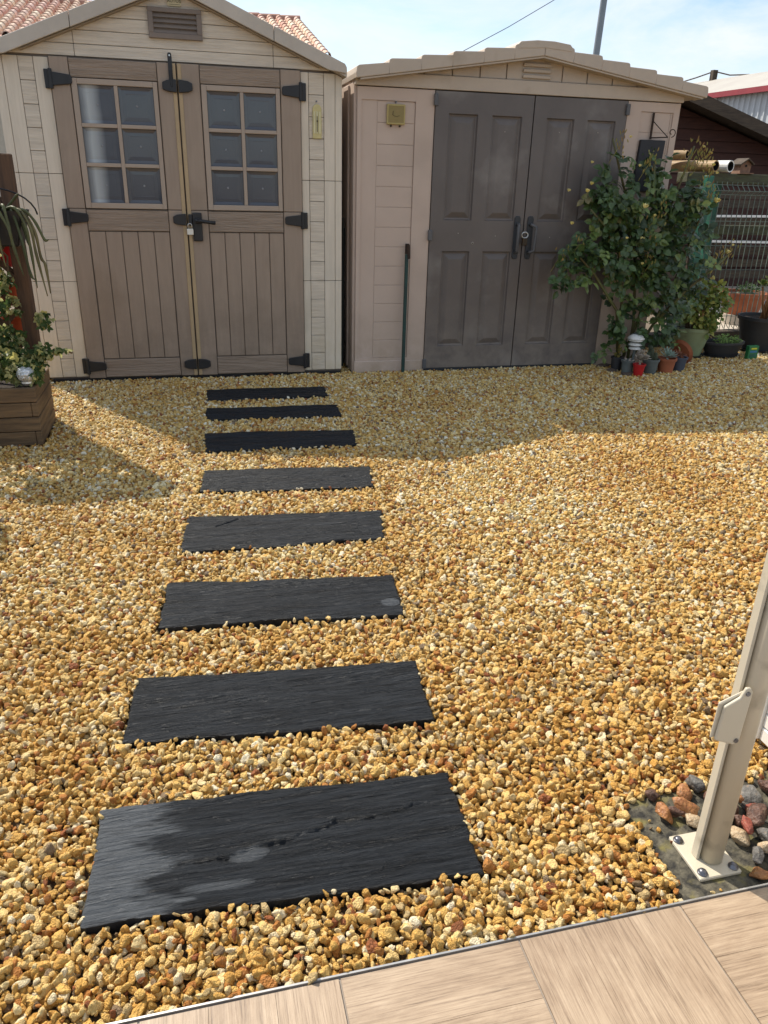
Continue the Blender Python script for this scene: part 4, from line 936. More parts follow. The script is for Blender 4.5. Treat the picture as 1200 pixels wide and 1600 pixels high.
t = thing('slatted_rack', 'old dark timber rack with two white strips painted for sunlight, behind the wire fence', 'rack', (7, 8.6, 0))
for z, tilt in ((1.0, .012), (.735, -.01)):  # white strips stand in for sunlight showing between the dark boards
    g = MB(); g.bar((5.2, 8.45, z), (9.0, 8.45, z + tilt * 3), .10, .022); g.build('painted_sun_strip', 'white', t)
for z0 in (.28, .42, .56, .80, .90, 1.10, 1.20):
    g = MB(); g.box(5.2, 9.0, 8.62, 8.645, z0, z0 + .085); g.build('slat', 'oldwood', t)
for x in (5.3, 6.3, 7.3, 8.3):
    g = MB(); g.box(x, x + .08, 8.646, 8.71, .0, 1.28); g.build('upright', 'oldwood', t)

t = thing('warehouse', 'distant white ribbed-metal warehouse with a red gutter and pale roof', 'warehouse', (26, 34, 0))
wx = lambda y: 22.07 - .0683 * (y - 33.11)
g = MB(); y = 22.0
while y < 52:
    xa, xb = wx(y), wx(y + .31)
    g.add([(xa, y, 0), (xa, y, 5.0), (xa, y + .06, 5.0), (xa, y + .06, 0), (xa + .06, y + .09, 0), (xa + .06, y + .09, 5.0), (xb + .06, y + .28, 5.0), (xb + .06, y + .28, 0), (xb, y + .31, 0), (xb, y + .31, 5.0)],
          [(0, 1, 2, 3), (3, 2, 5, 4), (4, 5, 6, 7), (7, 6, 9, 8)])
    y += .31
wl = g.build('siding', 'siding', t)
g = MB(); g.add([(wx(22) - .25, 22, 5.0), (wx(52) - .25, 52, 5.0), (wx(52) + 3.0, 52, 6.05), (wx(22) + 3.0, 22, 6.05)], [(0, 1, 2, 3)])
g.add([(wx(22) + 3, 22, 6.05), (wx(52) + 3.0, 52, 6.05), (wx(52) + 6.2, 52, 5.0), (wx(22) + 6.2, 22, 5.0)], [(0, 1, 2, 3)]); g.add([(wx(22), 22, 0), (wx(22) + 6, 22, 0), (wx(22) + 6, 22, 5), (wx(22) + 3, 22, 6.0), (wx(22), 22, 5)], [(0, 1, 2, 3, 4)])
g.build('roof', 'whroof', t)
g = MB(); g.bar((wx(22) - .22, 22, 4.90), (wx(52) - .22, 52, 4.90), .16, .20); g.build('gutter', 'gutter', t)
yy = 32.0; g = MB(); g.tube([(wx(yy) - .12, yy, 4.8), (wx(yy) - .12, yy, 0)], .09, 10); g.build('downpipe', 'white', t)
t2 = thing('roof_flue', 'small dark flue with guy cables on the warehouse roof', 'flue', (26, 36, 6))
bx_, by_ = wx(36.5) + 3.0, 36.5
g = MB(); g.box(bx_ - .12, bx_ + .12, by_ - .12, by_ + .12, 6.0, 6.45); g.build('stack', 'oldwood', t2)
g = MB(); g.tube([(bx_, by_, 6.40), (bx_ - .55, by_ + .6, 6.16), (bx_ - 1.2, by_ + 1.6, 5.9)], .03, 5); g.tube([(bx_, by_, 6.40), (bx_ + .3, by_ - .8, 6.18), (bx_ + .3, by_ - 2.2, 6.06)], .03, 5); g.build('guy_cable', 'oldwood', t2)
g = MB(); g.tube([(7.655 + .05, 15, 0), (7.655, 15, 3.5), (7.71, 15, 5.2), (7.85, 15, 9)], [.075, .062, .058, .05], 14)
tag(g.build('street_mast', 'galv', smooth=True), 'tall thin galvanised pole rising behind the cream shed roof', 'pole')
g = MB(); g.tube([(3.2, 12, 2.60), (4.008, 12, 3.00), (4.70, 12, 3.352), (5.359, 12, 3.72), (8, 12, 5.4), (12, 12, 8.4)], .0055, 5)
tag(g.build('overhead_cable', 'galv'), 'thin overhead cable slanting across the sky above the sheds', 'cable')

# ------------------------------------------------------------------ fence, rails, things lying on them
t = thing('wire_fence', 'green welded-wire fence panel with folded top behind the potted plants', 'fence', (5.2, 6.1, 0))
for (x, y, z) in ((4.205, 6.0, 1.40), (4.62, 6.45, 1.36), (6.35, 6.1, 1.38)):
    g = MB(); g.box(x - .030, x + .030, y - .03, y + .03, 0, z); g.build('post', 'greenpost', t, bevel=.004)
g = MB(); x = 4.26
def fy(z): return 6.10 + (-.035 if 1.27 < z < 1.31 else 0)
while x < 6.3:
    g.bar((x, 6.1, .03), (x, 6.1, 1.26), .005); g.bar((x, 6.1, 1.26), (x, 6.055, 1.29), .005); g.bar((x, 6.055, 1.29), (x, 6.1, 1.335), .005); g.bar((x, 6.1, 1.335), (x, 6.1, 1.36), .005)
    x += .05
for z in (.05, .25, .45, .65, .85, 1.05, 1.26, 1.335): g.bar((4.23, 6.094, z), (6.32, 6.094, z), .005)
g.bar((4.23, 6.05, 1.29), (6.32, 6.05, 1.29), .005)
for k in range(40): g.bar((4.25 + k * .05, 6.1, .20 + .012 * math.sin(k)), (4.30 + k * .05, 6.1, .14), .004)
g.build('mesh_panel', 'wire', t)
g = MB(); g.bar((3.75, 6.02, .055), (6.4, 6.30, .045), .12, .13); tag(g.build('timber_sleeper', 'oldwood', bevel=.008), 'dark old timber sleeper on the ground under the wire fence', 'sleeper')
t = thing('timber_rail', 'upper mossy timber rail with pipes and a bird house lying on it', 'rail', (5, 6.2, 1.42), 'mossy timber rails by the wire fence')
g = MB(); g.box(4.12, 6.6, 6.17, 6.33, 1.345, 1.425); g.build('beam', 'mosswood', t, bevel=.006)
g = MB(); g.box(4.32, 4.39, 6.20, 6.28, 0, 1.344); g.build('post', 'oldwood', t, bevel=.004); g = MB(); g.box(6.1, 6.2, 6.20, 6.28, 0, 1.344); g.build('post', 'oldwood', t, bevel=.004)
g = MB(); g.box(4.0, 6.6, 6.36, 6.42, .925, 1.005); tag(g.build('timber_rail', 'mosswood', bevel=.006), 'lower mossy timber rail at mid height behind the fence wires', 'rail', 'mossy timber rails by the wire fence')
def pipe(a, b, r, m, label, name):
    t = thing(name, label, 'pipe' if m == 'white' else 'bamboo pole', a)
    a = Vector(a); b = Vector(b); d = (b - a).normalized(); u = d.orthogonal().normalized(); q = d.cross(u); n = 20
    vs = []; 
    for p, rr in ((a, r), (b, r), (b, r * .82), (b - d * .25, r * .80)):
        for j in range(n):
            an = 2 * math.pi * j / n; vs.append(p + (u * math.cos(an) + q * math.sin(an)) * rr)
    fs = [(i * n + j, i * n + (j + 1) % n, (i + 1) * n + (j + 1) % n, (i + 1) * n + j) for i in range(3) for j in range(n)]
    h = MB(); h.add(vs[:2 * n], fs[:n]); h.add(vs[n:3 * n], [(j, (j + 1) % n, n + (j + 1) % n, n + j) for j in range(n)]); h.build('tube', m, t, smooth=False)
    h = MB(); h.add(vs[2 * n:], [(j, (j + 1) % n, n + (j + 1) % n, n + j) for j in range(n)] + [tuple(range(n, 2 * n))]); h.build('bore', 'black_hole', t)
pipe((4.05, 6.95, 1.476), (4.335, 6.12, 1.476), .044, 'bamboo', 'thick bamboo length lying on the upper rail, left of the white pipe', 'bamboo_pole')
pipe((4.21, 6.98, 1.478), (4.475, 6.12, 1.478), .046, 'white', 'white pipe end lying on the upper rail beside the bird house', 'drain_pipe')
pipe((3.85, 6.95, 1.562), (4.20, 6.35, 1.562), .036, 'bamboo', 'thinner bamboo length stacked above the others at the rose top', 'bamboo_pole')
t = thing('bird_house', 'small wooden bird house with a round hole on the upper rail', 'bird house', (4.69, 6.24, 1.425))
M['birdwood'] = mat('bare_wood', (0.24, 0.14, 0.09), 0.8, (0.16, 0.09, 0.06), 30)
g = MB(); g.prism([(4.622, 1.426), (4.722, 1.426), (4.728, 1.50), (4.690, 1.535), (4.628, 1.50)], 6.19, 6.30); g.build('body', 'birdwood', t)
g = MB(); g.prism([(4.600, 1.500), (4.604, 1.490), (4.672, 1.536), (4.735, 1.495), (4.740, 1.503), (4.672, 1.548)], 6.16, 6.32); g.build('roof', 'oldwood', t)
g = MB(); g.tube([(4.675, 6.186, 1.488), (4.675, 6.189, 1.488)], .010, 12); g.build('entrance_hole', 'black_hole', t)
g = MB(); g.box(4.59, 4.735, 6.15, 6.3, 1.4255, 1.4259); g.box(4.600, 4.735, 6.15, 6.189, 1.426, 1.434); g.build('floor_board', 'birdwood', t)

# ------------------------------------------------------------------ plant builders
def pot_profile(rb, rt, h, rim=.012, th=.006):
    return [(0, 0), (rb, 0), (rt - rim * .3, h - rim * 1.6), (rt + rim * .35, h - rim * 1.5), (rt + rim * .4, h), (rt - th, h), (rt - th - .004, h - .03), (0, h - .03)]
def pot(parent, c, rb, rt, h, m, rim=.012, n=32, sx=1, sy=1, soil=True):
    prof_ = pot_profile(rb, rt, h, rim)
    g = MB(); g.lathe(prof_[:-1], n, c, sx, sy); g.f.pop(); g.r.pop(); o = g.build('pot', m, parent)
    for p in o.data.polygons: p.use_smooth = True
    o.modifiers.new('es', 'EDGE_SPLIT').split_angle = math.radians(35)
    if soil:
        g = MB(); g.lathe([(0, h - .022), (rt - .006, h - .026)], n, c, sx, sy); g.build('soil', 'soil', parent)
    return o
def leaf_cloud(mb, blobs, count, ln, wd, r, up=.35, jitter=.25):
    tot = sum(b[6] for b in blobs)
    for (cx, cy, cz, rx, ry, rz, wgt) in blobs:
        for _ in range(int(count * wgt / tot)):
            d = rv(r); rad = r.random() ** .45
            p = Vector((cx + d.x * rx * rad, cy + d.y * ry * rad, cz + d.z * rz * rad))
            dd = (Vector((d.x, d.y - .4, d.z * .5)) + rv(r) * .8).normalized()
            nrm = (Vector((0, -.5, up)) + rv(r) * .5).normalized()
            k = r.uniform(.65, 1.25); mb.leaf(p, dd, nrm, ln * k, wd * k, min(1, max(0, r.gauss(.4, jitter))))
def rosette(mb, c, rad, n, r, tilt=.6, wd=.42, axis=Vector((0, -.25, 1))):
    axis = axis.normalized(); u = axis.orthogonal().normalized(); v_ = axis.cross(u)
    for i in range(n):
        a = i * 2.39996; f = (i + 1) / n; el = (1 - f) * 1.2 + .1
        d = (u * math.cos(a) + v_ * math.sin(a)) * math.cos(el) + axis * math.sin(el)
        ll = rad * (.45 + .55 * f)
        mb.leaf(c + axis * .004 * (n - i) * .15, d, axis - d * axis.dot(d) * .9, ll, ll * wd, r.random(), -.12)

# rose
t = thing('rose_bush', 'tall dark-leaved rose bush with yellow buds trained against the cream shed', 'rose bush', (3.25, 5.28, 0))
r = random.Random(21)
canes = [[(3.20, 5.30, 0), (3.155, 5.27, .25), (3.12, 5.24, .55), (3.02, 5.20, .85), (2.85, 5.16, 1.05), (2.72, 5.14, 1.15)],
         [(3.28, 5.30, 0), (3.27, 5.28, .35), (3.20, 5.25, .75), (3.08, 5.25, 1.15), (2.95, 5.24, 1.42), (2.86, 5.22, 1.60)],
         [(3.22, 5.31, 0), (3.30, 5.26, .40), (3.36, 5.25, .80), (3.38, 5.22, 1.15), (3.42, 5.18, 1.38), (3.47, 5.18, 1.57)],
         [(3.26, 5.29, 0), (3.42, 5.24, .35), (3.52, 5.2, .70), (3.58, 5.18, 1.0), (3.66, 5.15, 1.28)],
         [(3.20, 5.29, 0), (3.08, 5.22, .45), (2.82, 5.16, .72), (2.66, 5.1, .84), (2.50, 5.08, .72)],
         [(3.42, 5.24, .35), (3.60, 5.15, .62), (3.74, 5.1, .76), (3.83, 5.08, .86)], [(3.27, 5.28, .9), (3.24, 5.2, 1.2), (3.18, 5.18, 1.45)]]
for c in canes:
    g = MB(); g.tube(c, [.011 * (1 - .7 * i / len(c)) + .002 for i in range(len(c))], 7, rnd=.2); g.build('stem', 'cane', t, smooth=True)
blobs = [(3.10, 5.22, 1.22, .34, .10, .18, 9), (3.25, 5.24, 1.05, .36, .12, .22, 11), (3.02, 5.20, .93, .36, .11, .20, 10), (3.36, 5.20, .82, .26, .11, .24, 7), (2.90, 5.18, 1.20, .18, .08, .14, 3.5),
         (2.80, 5.14, .86, .24, .08, .13, 5), (2.62, 5.10, .75, .12, .06, .13, 2.0), (3.45, 5.18, 1.20, .18, .08, .14, 4), (3.52, 5.18, 1.0, .18, .08, .18, 4), (3.28, 5.22, .60, .24, .10, .18, 4),
         (3.30, 5.24, .36, .26, .08, .17, 3.6), (3.44, 5.20, .45, .15, .07, .22, 4.5), (3.62, 5.3, .52, .08, .05, .14, 1.2), (3.56, 5.3, .28, .12, .05, .14, 2.2), (3.60, 5.2, .60, .12, .06, .14, 1.6), (3.22, 5.22, .78, .30, .08, .14, 3), (3.10, 5.26, .50, .12, .06, .20, 1.2), (3.16, 5.20, 1.42, .16, .06, .08, 1.6), (2.88, 5.2, 1.42, .06, .04, .12, .8), (3.05, 5.25, .16, .10, .05, .08, .8), (3.60, 5.12, .80, .15, .06, .12, 1.5), (2.52, 5.08, .70, .05, .04, .08, .6)]
mb = MB(); tot = sum(b[6] for b in blobs)
for (cx, cy, cz, rx, ry, rz, wgt) in blobs:
    for _ in range(int(600 * wgt / tot)):
        d = rv(r); rad = r.random() ** .4
        p = Vector((cx + d.x * rx * rad, min(5.385, cy + d.y * ry * rad), cz + d.z * rz * rad))
        ax = (Vector((d.x * .8, -.5, d.z * .3 - .15)) + rv(r) * .7).normalized()
        nrm = (Vector((0, -.65, .6)) + rv(r) * .55).normalized(); sd = ax.cross(nrm).normalized(); L_ = r.uniform(.05, .09); rn = min(.84, max(0, r.gauss(.35, .22)))
        if r.random() < .02: rn = 1
        mb.bar(p, p + ax * L_, .002, .002, rnd=.7)
        sz = r.uniform(.042, .070)
        for (f, sgn) in ((1, 0), (.62, 1), (.62, -1), (.2, 1), (.2, -1)):
            dd = ax if sgn == 0 else (ax * .45 + sd * sgn).normalized()
            mb.leaf(p + ax * L_ * f, dd, nrm + rv(r) * .25, sz * (1.1 if sgn == 0 else .9), sz * .78, rn + r.uniform(-.10, .10), .16)
mb.build('foliage', 'roseleaf', t)
for (x, z, n) in ((2.86, 1.56, 14), (3.10, 1.46, 16), (3.50, 1.50, 34), (3.55, 1.38, 22), (3.44, 1.55, 16), (3.40, 1.45, 22), (3.62, 1.26, 14), (3.80, .84, 18), (3.86, .88, 12), (3.72, .78, 10), (2.52, .86, 8), (2.64, .92, 8), (3.20, 1.10, 12), (3.16, .96, 8), (3.22, .80, 12), (3.24, 1.15, 8)):
    sp = MB()
    for _ in range(n):
        p = Vector((x + r.gauss(0, .028), 5.10 + r.gauss(0, .03), z + r.gauss(0, .035)))
        sp.leaf(p, Vector((r.uniform(-.6, .6), -.2, 1)), Vector((0, -1, .2)), r.uniform(.02, .04), .010, r.random())
    sp.tube([(x - .06, 5.12, z - .12), (x, 5.10, z)], .002, 5, rnd=.3)
    sp.build('sprig', 'sprig', t)
def bud(x, y, z, s, open_=False):
    h = MB()
    h.lathe([(0, -s * .4), (s * .45, -s * .1), (s * .5, s * .3), (s * .28, s * .8), (0, s * 1.1)], 8, (x, y, z), rnd=r.random() * .7)
    for k in range(6): h.leaf(Vector((x, y, z)), Vector((math.cos(k), -.3 + .5 * math.sin(k), .6)), Vector((0, -1, 0)), s * 1.2, s * .8, r.random() * .7, -.2)
    h.build('flower_bud', 'bud', t)
for (x, z, s) in ((2.635, 1.265, .017), (2.645, 1.44, .012), (3.085, 1.175, .024), (3.00, 1.43, .012), (2.55, 1.06, .015), (2.50, 1.265, .014), (2.60, .71 + .12, .013), (2.98, .97, .012), (3.10, .965, .018), (3.13, .80, .013),
                  (2.90, 1.60, .012), (3.52, 1.52, .016), (3.46, 1.56, .012), (3.56, 1.45, .014), (3.64, 1.22, .026), (3.81, .88, .020), (3.84, .93, .012), (2.66, 1.31, .016), (3.17, 1.12, .012), (3.60, 1.40, .013)):
    bud(x, 5.06, z, s)

# edging stones under the rose
M['edgestone'] = mat('brown_edging_stone', (0.13, 0.095, 0.07), 0.85, (0.075, 0.055, 0.045), 14, bump=.6, bscale=40)
for k, (x, y, a) in enumerate(((3.12, 5.36, .3), (3.10, 5.20, .9), (3.16, 5.07, .4))):
    me = stone_mesh(300 + k, 2).copy(); me.materials.append(M['edgestone']); o = bpy.data.objects.new('edging_stone', me); COL.objects.link(o)
    o.location = (x, y, .012); o.scale = (.085, .06, .03); o.rotation_euler = (0, 0, a)
    tag(o, ['flat brown edging stone against the cream shed corner', 'flat brown edging stone in the middle under the rose', 'flat brown edging stone by the small grey pot'][k], 'stone', 'edging stones under the rose')

def mini(name, label, cat, c, rb, rt, h, m, rim=.008):
    t = thing(name, label, cat, c, 'small pots in front of the rose'); pot(t, c, rb, rt, h, m, rim, 24); return t
r = random.Random(31)
t = mini('potted_plant', 'black pot with a small plant, leftmost behind the small grey pot', 'potted plant', (3.135, 5.21, 0), .036, .046, .11, 'blackpot')
g = MB(); leaf_cloud(g, [(3.14, 5.21, .14, .03, .03, .04, 1)], 30, .03, .014, r); g.build('foliage', 'sprig', t)
t = mini('potted_plant', 'small grey pot left of the red one, nearly bare', 'potted plant', (3.165, 5.105, 0), .036, .048, .105, 'greypot')
g = MB(); leaf_cloud(g, [(3.165, 5.105, .10, .03, .03, .012, 1)], 26, .02, .012, r); g.build('foliage', 'echev', t)
t = mini('potted_plant', 'small bright red pot with a pale grey-pink rosette succulent', 'potted plant', (3.212, 5.02, 0), .032, .045, .095, 'redpot')
g = MB(); rosette(g, Vector((3.205, 5.01, .125)), .062, 26, r, wd=.5); rosette(g, Vector((3.245, 4.995, .135)), .045, 18, r, wd=.5); rosette(g, Vector((3.215, 5.02, .165)), .045, 18, r, wd=.5); g.tube([(3.212, 5.02, .07), (3.215, 5.015, .16)], .008, 6); g.build('rosette', 'echev', t)
t = mini('potted_plant', 'grey pot with a dark spiny cactus, between the red and terracotta pots', 'potted plant', (3.345, 5.085, 0), .046, .062, .115, 'greypot', .010)
g = MB()
for (dx, dy, hh) in ((0, 0, .10), (.022, -.015, .07), (-.026, .0, .075), (.0, .025, .12)):
    g.lathe([(0, 0), (.016, .005), (.020, hh * .5), (.014, hh * .9), (0, hh)], 9, (3.345 + dx, 5.085 + dy, .095), rnd=r.random())
    for _ in range(60):
        a = r.uniform(0, 6.28); z = r.uniform(0, hh); p = Vector((3.345 + dx + .018 * math.cos(a), 5.085 + dy + .018 * math.sin(a), .095 + z)); g.leaf(p, Vector((math.cos(a), math.sin(a), .3)), Vector((0, 0, 1)), .010, .003, r.random())
g.build('cactus', 'cactus', t)
t = mini('potted_plant', 'terracotta-coloured pot with a spiky silver-green succulent', 'potted plant', (3.495, 5.105, 0), .052, .070, .115, 'terracotta', .012)
g = MB(); rosette(g, Vector((3.480, 5.09, .120)), .085, 26, r, wd=.20); rosette(g, Vector((3.525, 5.11, .125)), .065, 20, r, wd=.20); rosette(g, Vector((3.49, 5.12, .15)), .065, 18, r, wd=.22); g.build('rosette', 'agave', t)
t = mini('potted_plant', 'blue-grey pot with brownish leaves, rightmost of the small pots', 'potted plant', (3.625, 5.135, 0), .042, .058, .112, 'bluepot', .010)
g = MB(); leaf_cloud(g, [(3.60, 5.13, .125, .04, .035, .03, 1)], 60, .028, .016, r); g.build('foliage', 'brownleaf', t)

t = thing('solar_lamp', 'white pagoda-shaped solar lamp among the small pots', 'lamp', (3.245, 5.17, 0))
for z, rr in ((.176, .046), (.206, .052), (.238, .058)):
    g = MB(); g.lathe([(0, 0), (rr * .9, -.004), (rr, 0), (rr * .8, .012), (.022, .018), (0, .018)], 28, (3.245, 5.17, z)); g.build('tier', 'white', t, smooth=True)
g = MB(); g.lathe([(0, .255), (.062, .247), (.063, .253), (.050, .272), (.030, .284), (0, .288)], 28, (3.245, 5.17, 0)); g.build('cap', 'white', t, smooth=True)
g = MB(); g.lathe([(0, .2885), (.024, .286), (.022, .2915), (0, .292)], 20, (3.245, 5.17, 0)); g.build('solar_cell', 'greypot', t)
g = MB(); g.tube([(3.245, 5.17, 0), (3.245, 5.17, .175)], .010, 10); g.build('stake', 'greypot', t)
t = thing('pot_saucer', 'terracotta saucer leaning on edge against the pale green pot', 'saucer', (3.72, 5.28, .08))
g = MB(); g.lathe([(0, 0), (.085, .0), (.105, .018), (.098, .018), (.082, .006), (0, .006)], 26); 
mt = Matrix.Translation((3.73, 5.30, .105)) @ Matrix.Rotation(math.radians(68), 4, 'Y') @ Matrix.Rotation(math.radians(-25), 4, 'X')
g.v = [tuple(mt @ Vector(v)) for v in g.v]; g.build('dish', 'terracotta', t, smooth=False)

# pale green pot with jade-like bush
t = thing('potted_plant', 'big pale green pot with a bushy yellow-green succulent', 'potted plant', (4.055, 5.66, 0))
c = (4.055, 5.66, 0); pot(t, (c[0], c[1], .012), .105, .165, .235, 'limepot', .018)
g = MB(); g.lathe([(0, 0), (.12, 0), (.14, .02), (.133, .02), (.115, .008), (0, .008)], 30, c); g.build('saucer', 'blackpot', t)
g = MB()
for k in range(7):
    a = k * .9; g.tube([(c[0] + .03 * math.cos(a), c[1] + .03 * math.sin(a), .21), (c[0] + .10 * math.cos(a), c[1] + .08 * math.sin(a), .38), (c[0] + .18 * math.cos(a), c[1] + .12 * math.sin(a), .55)], [.010, .007, .003], 6)
g.build('stem', 'stem', t)
g = MB(); leaf_cloud(g, [(4.06, 5.62, .50, .22, .15, .13, 5), (3.93, 5.60, .42, .13, .10, .14, 2.5), (4.18, 5.58, .43, .12, .10, .13, 3), (4.09, 5.53, .31, .10, .06, .08, 2), (4.10, 5.5, .24, .04, .03, .06, .6), (4.0, 5.52, .33, .08, .05, .06, 1)], 760, .046, .034, r, jitter=.3); g.build('foliage', 'jade', t)

t = thing('potted_plant', 'low black oval planter with bright green sedum on two saucers', 'planter', (4.34, 5.60, 0))
c = (4.34, 5.60, .0); pot(t, (c[0], c[1], .028), .145, .190, .10, 'blackpot', .012, 36, 1, .6)
g = MB(); g.lathe([(0, 0), (.145, 0), (.170, .014), (.150, .014), (.158, .026), (.150, .027), (.135, .018), (0, .018)], 36, c, 1, .6); g.build('saucer', 'blackpot', t)
g = MB(); leaf_cloud(g, [(4.38, 5.59, .140, .10, .05, .035, 3), (4.30, 5.58, .15, .05, .04, .04, 1), (4.46, 5.58, .13, .04, .03, .02, .7)], 420, .024, .008, r, up=1); g.build('foliage', 'sedum', t)

t = thing('seed_box', 'small dark green box with yellow and blue print on the gravel', 'box', (4.54, 5.49, 0))
g = MB(); g.box(4.490, 4.585, 5.45, 5.49, 0, .110); g.build('carton', 'greenbox', t, bevel=.002)
g = MB(); g.box(4.512, 4.565, 5.4485, 5.4497, .082, .094); g.build('print', 'yellow', t); g = MB(); g.box(4.505, 4.570, 5.4485, 5.4497, .055, .071); g.build('print', 'blue', t)
g = MB(); g.box(4.505, 4.570, 5.4485, 5.4497, .018, .046); g.build('print', 'greenpost', t)

t = thing('potted_plant', 'large charcoal pot with a tree-like rosette succulent at the right edge', 'potted plant', (4.83, 5.78, 0))
c = (4.83, 5.78, 0); pot(t, (c[0], c[1], .015), .135, .195, .285, 'blackpot', .020, 40)
g = MB(); g.lathe([(0, 0), (.17, 0), (.19, .022), (.182, .022), (.165, .009), (0, .009)], 36, c); g.build('saucer', 'blackpot', t)
tops = [(4.78, 5.72, .60), (4.87, 5.70, .68), (4.83, 5.76, .80), (4.94, 5.74, .62), (4.92, 5.76, .78), (4.99, 5.8, .72), (4.73, 5.74, .56), (4.86, 5.68, .58)]
g = MB()
for i, p in enumerate(tops):
    a = i * .8; g.tube([(c[0] + .02 * math.cos(a), c[1] + .02 * math.sin(a), .27), ((c[0] + p[0]) / 2 + .01, (c[1] + p[1]) / 2, (.27 + p[2]) / 2 - .03), (p[0], p[1], p[2] - .01)], [.013, .010, .008], 7)
M['orangestem'] = mat('orange_brown_stem', (0.24, 0.115, 0.04), .7, (.12, .06, .025), 20)
g.build('stem', 'orangestem', t, smooth=True)
g = MB()
for p in tops: rosette(g, Vector(p), .075, 26, r, wd=.55)
g.build('rosette', 'aeon', t)
t = thing('potted_plant', 'wide terracotta pot with a low green plant, behind the wire fence', 'potted plant', (5.58, 7.0, 0))
c = (5.60, 7.05, .11); pot(t, c, .165, .225, .22, 'terracotta', .030, 36)
g = MB(); g.lathe([(0, 0), (.19, 0), (.19, .109), (0, .109)], 30, (5.60, 7.05, 0)); g.build('stand', 'concrete', t)
g = MB(); leaf_cloud(g, [(5.62, 7.03, .36, .12, .1, .06, 1)], 240, .035, .014, r); g.build('foliage', 'shrub', t)

# ------------------------------------------------------------------ left planter with trellis, ivy, hanging pot
t = thing('wooden_planter', 'brown timber planter box with a trellis post, at the left edge', 'planter', (-1.3, 4.25, 0))
px0, px1, py0, py1 = -1.95, -0.792, 4.05, 4.50
for k in range(4):
    z0 = 0.001 + k * .0755; z1 = z0 + .0718
    f = MB()
    over = k % 2 == 0
    f.box(px0, px1 - (.030 if over else .0), py0, py0 + .028, z0, z1) ; f.build('front_board', 'planterwood', t, bevel=.003)
    f = MB(); f.box(px1 - .0285, px1, py0 + (.0 if over else .029), py1, z0, z1); f.build('side_board', 'planterwood', t, bevel=.003)
    f = MB(); f.box(px0, px1 - .029, py1 - .028, py1, z0, z1); f.build('back_board', 'planterwood', t, bevel=.003)
f = MB(); f.box(px0, px1 - .03, py0 + .03, py1 - .03, .02, .255); f.build('soil', 'soil', t)
f = MB(); f.box(-.870, -.800, 4.385, 4.45, .0, 1.372); f.build('post', 'postwood', t, bevel=.004)
f = MB(); 
for k in range(-3, 8):
    a = Vector((-.872, 4.40, .30 + k * .17)); 
    for s in (-1, 1):
        z0 = .30 + k * .17; x0_, x1_ = -.872, -1.9
        za, zb = z0, z0 + s * 1.03
        lo, hi = .30, 1.34
        # clip the lath to the panel height
        def cl(z, zt): return max(0, min(1, (zt - za) / (zb - za)))
        t0, t1 = sorted((cl(za, lo), cl(za, hi)))
        if t1 - t0 > .04:
            p = Vector((x0_ + (x1_ - x0_) * t0, 4.400 + .012 * s, za + (zb - za) * t0)); q = Vector((x0_ + (x1_ - x0_) * t1, 4.400 + .012 * s, za + (zb - za) * t1))
            f.bar(p, q, .011, .030, up=(0, 1, 0)) if False else f.bar(p, q, .030, .010, up=(0, 1, 0))
f.box(-1.9, -.871, 4.385, 4.43, 1.335, 1.365); f.build('trellis', 'postwood', t)
M['gravel_cap'] = M['black']
f = MB(); f.box(-.98, -.872, 4.37, 4.46, 1.366, 1.44); f.build('post_cap', 'black', t, bevel=.004)

r = random.Random(77)
t = thing('ivy', 'variegated ivy climbing the trellis out of the timber planter', 'ivy', (-1.1, 4.25, .26))
g = MB()
blobs = [(-.88, 4.22, .38, .13, .14, .08, 7), (-1.05, 4.20, .40, .16, .14, .10, 5), (-.95, 4.32, .50, .12, .06, .07, 2.2), (-.93, 4.33, .66, .09, .04, .06, 1.3), (-.91, 4.33, .79, .05, .04, .06, .7), (-1.0, 4.33, .88, .09, .05, .10, 1.2), (-1.0, 4.33, 1.02, .08, .05, .06, 1.2),
         (-.74, 4.28, .60, .04, .04, .05, .6), (-1.25, 4.25, .42, .2, .1, .1, 2.5), (-1.5, 4.3, .45, .25, .1, .12, 2.5), (-.76, 4.22, .44, .05, .05, .05, 1.2), (-.80, 4.12, .36, .05, .05, .05, 1.0), (-.69, 4.25, .445, .07, .015, .010, .35)]
tot = sum(b[6] for b in blobs)
for (cx, cy, cz, rx, ry, rz, wgt) in blobs:
    for _ in range(int(1300 * wgt / tot)):
        d = rv(r); rad = r.random() ** .4; p = Vector((cx + d.x * rx * rad, cy + d.y * ry * rad, cz + d.z * rz * rad)); s = r.uniform(.022, .042)
        nrm = (Vector((.2, -.6, .5)) + rv(r) * .7).normalized(); ax = (Vector((0, -.2, -.6)) + rv(r) * .8).normalized(); sd = ax.cross(nrm).normalized(); rn = r.random()
        for dd, k in ((ax, 1.0), ((ax * .5 + sd).normalized(), .75), ((ax * .5 - sd).normalized(), .75)):     # three lobes
            g.leaf(p, dd, nrm, s * k, s * .55, rn, .1)
g.build('foliage', 'ivy', t)
g = MB()
for c in ([(-.9, 4.3, .26), (-.92, 4.36, .6), (-.88, 4.36, .9), (-1.0, 4.36, 1.05)], [(-1.1, 4.3, .26), (-1.05, 4.36, .7), (-1.1, 4.36, 1.1)], [(-.85, 4.2, .27), (-.76, 4.25, .42), (-.68, 4.25, .45), (-.62, 4.25, .43)]):
    g.tube(c, .005, 6)
g.build('stem', 'stem', t)

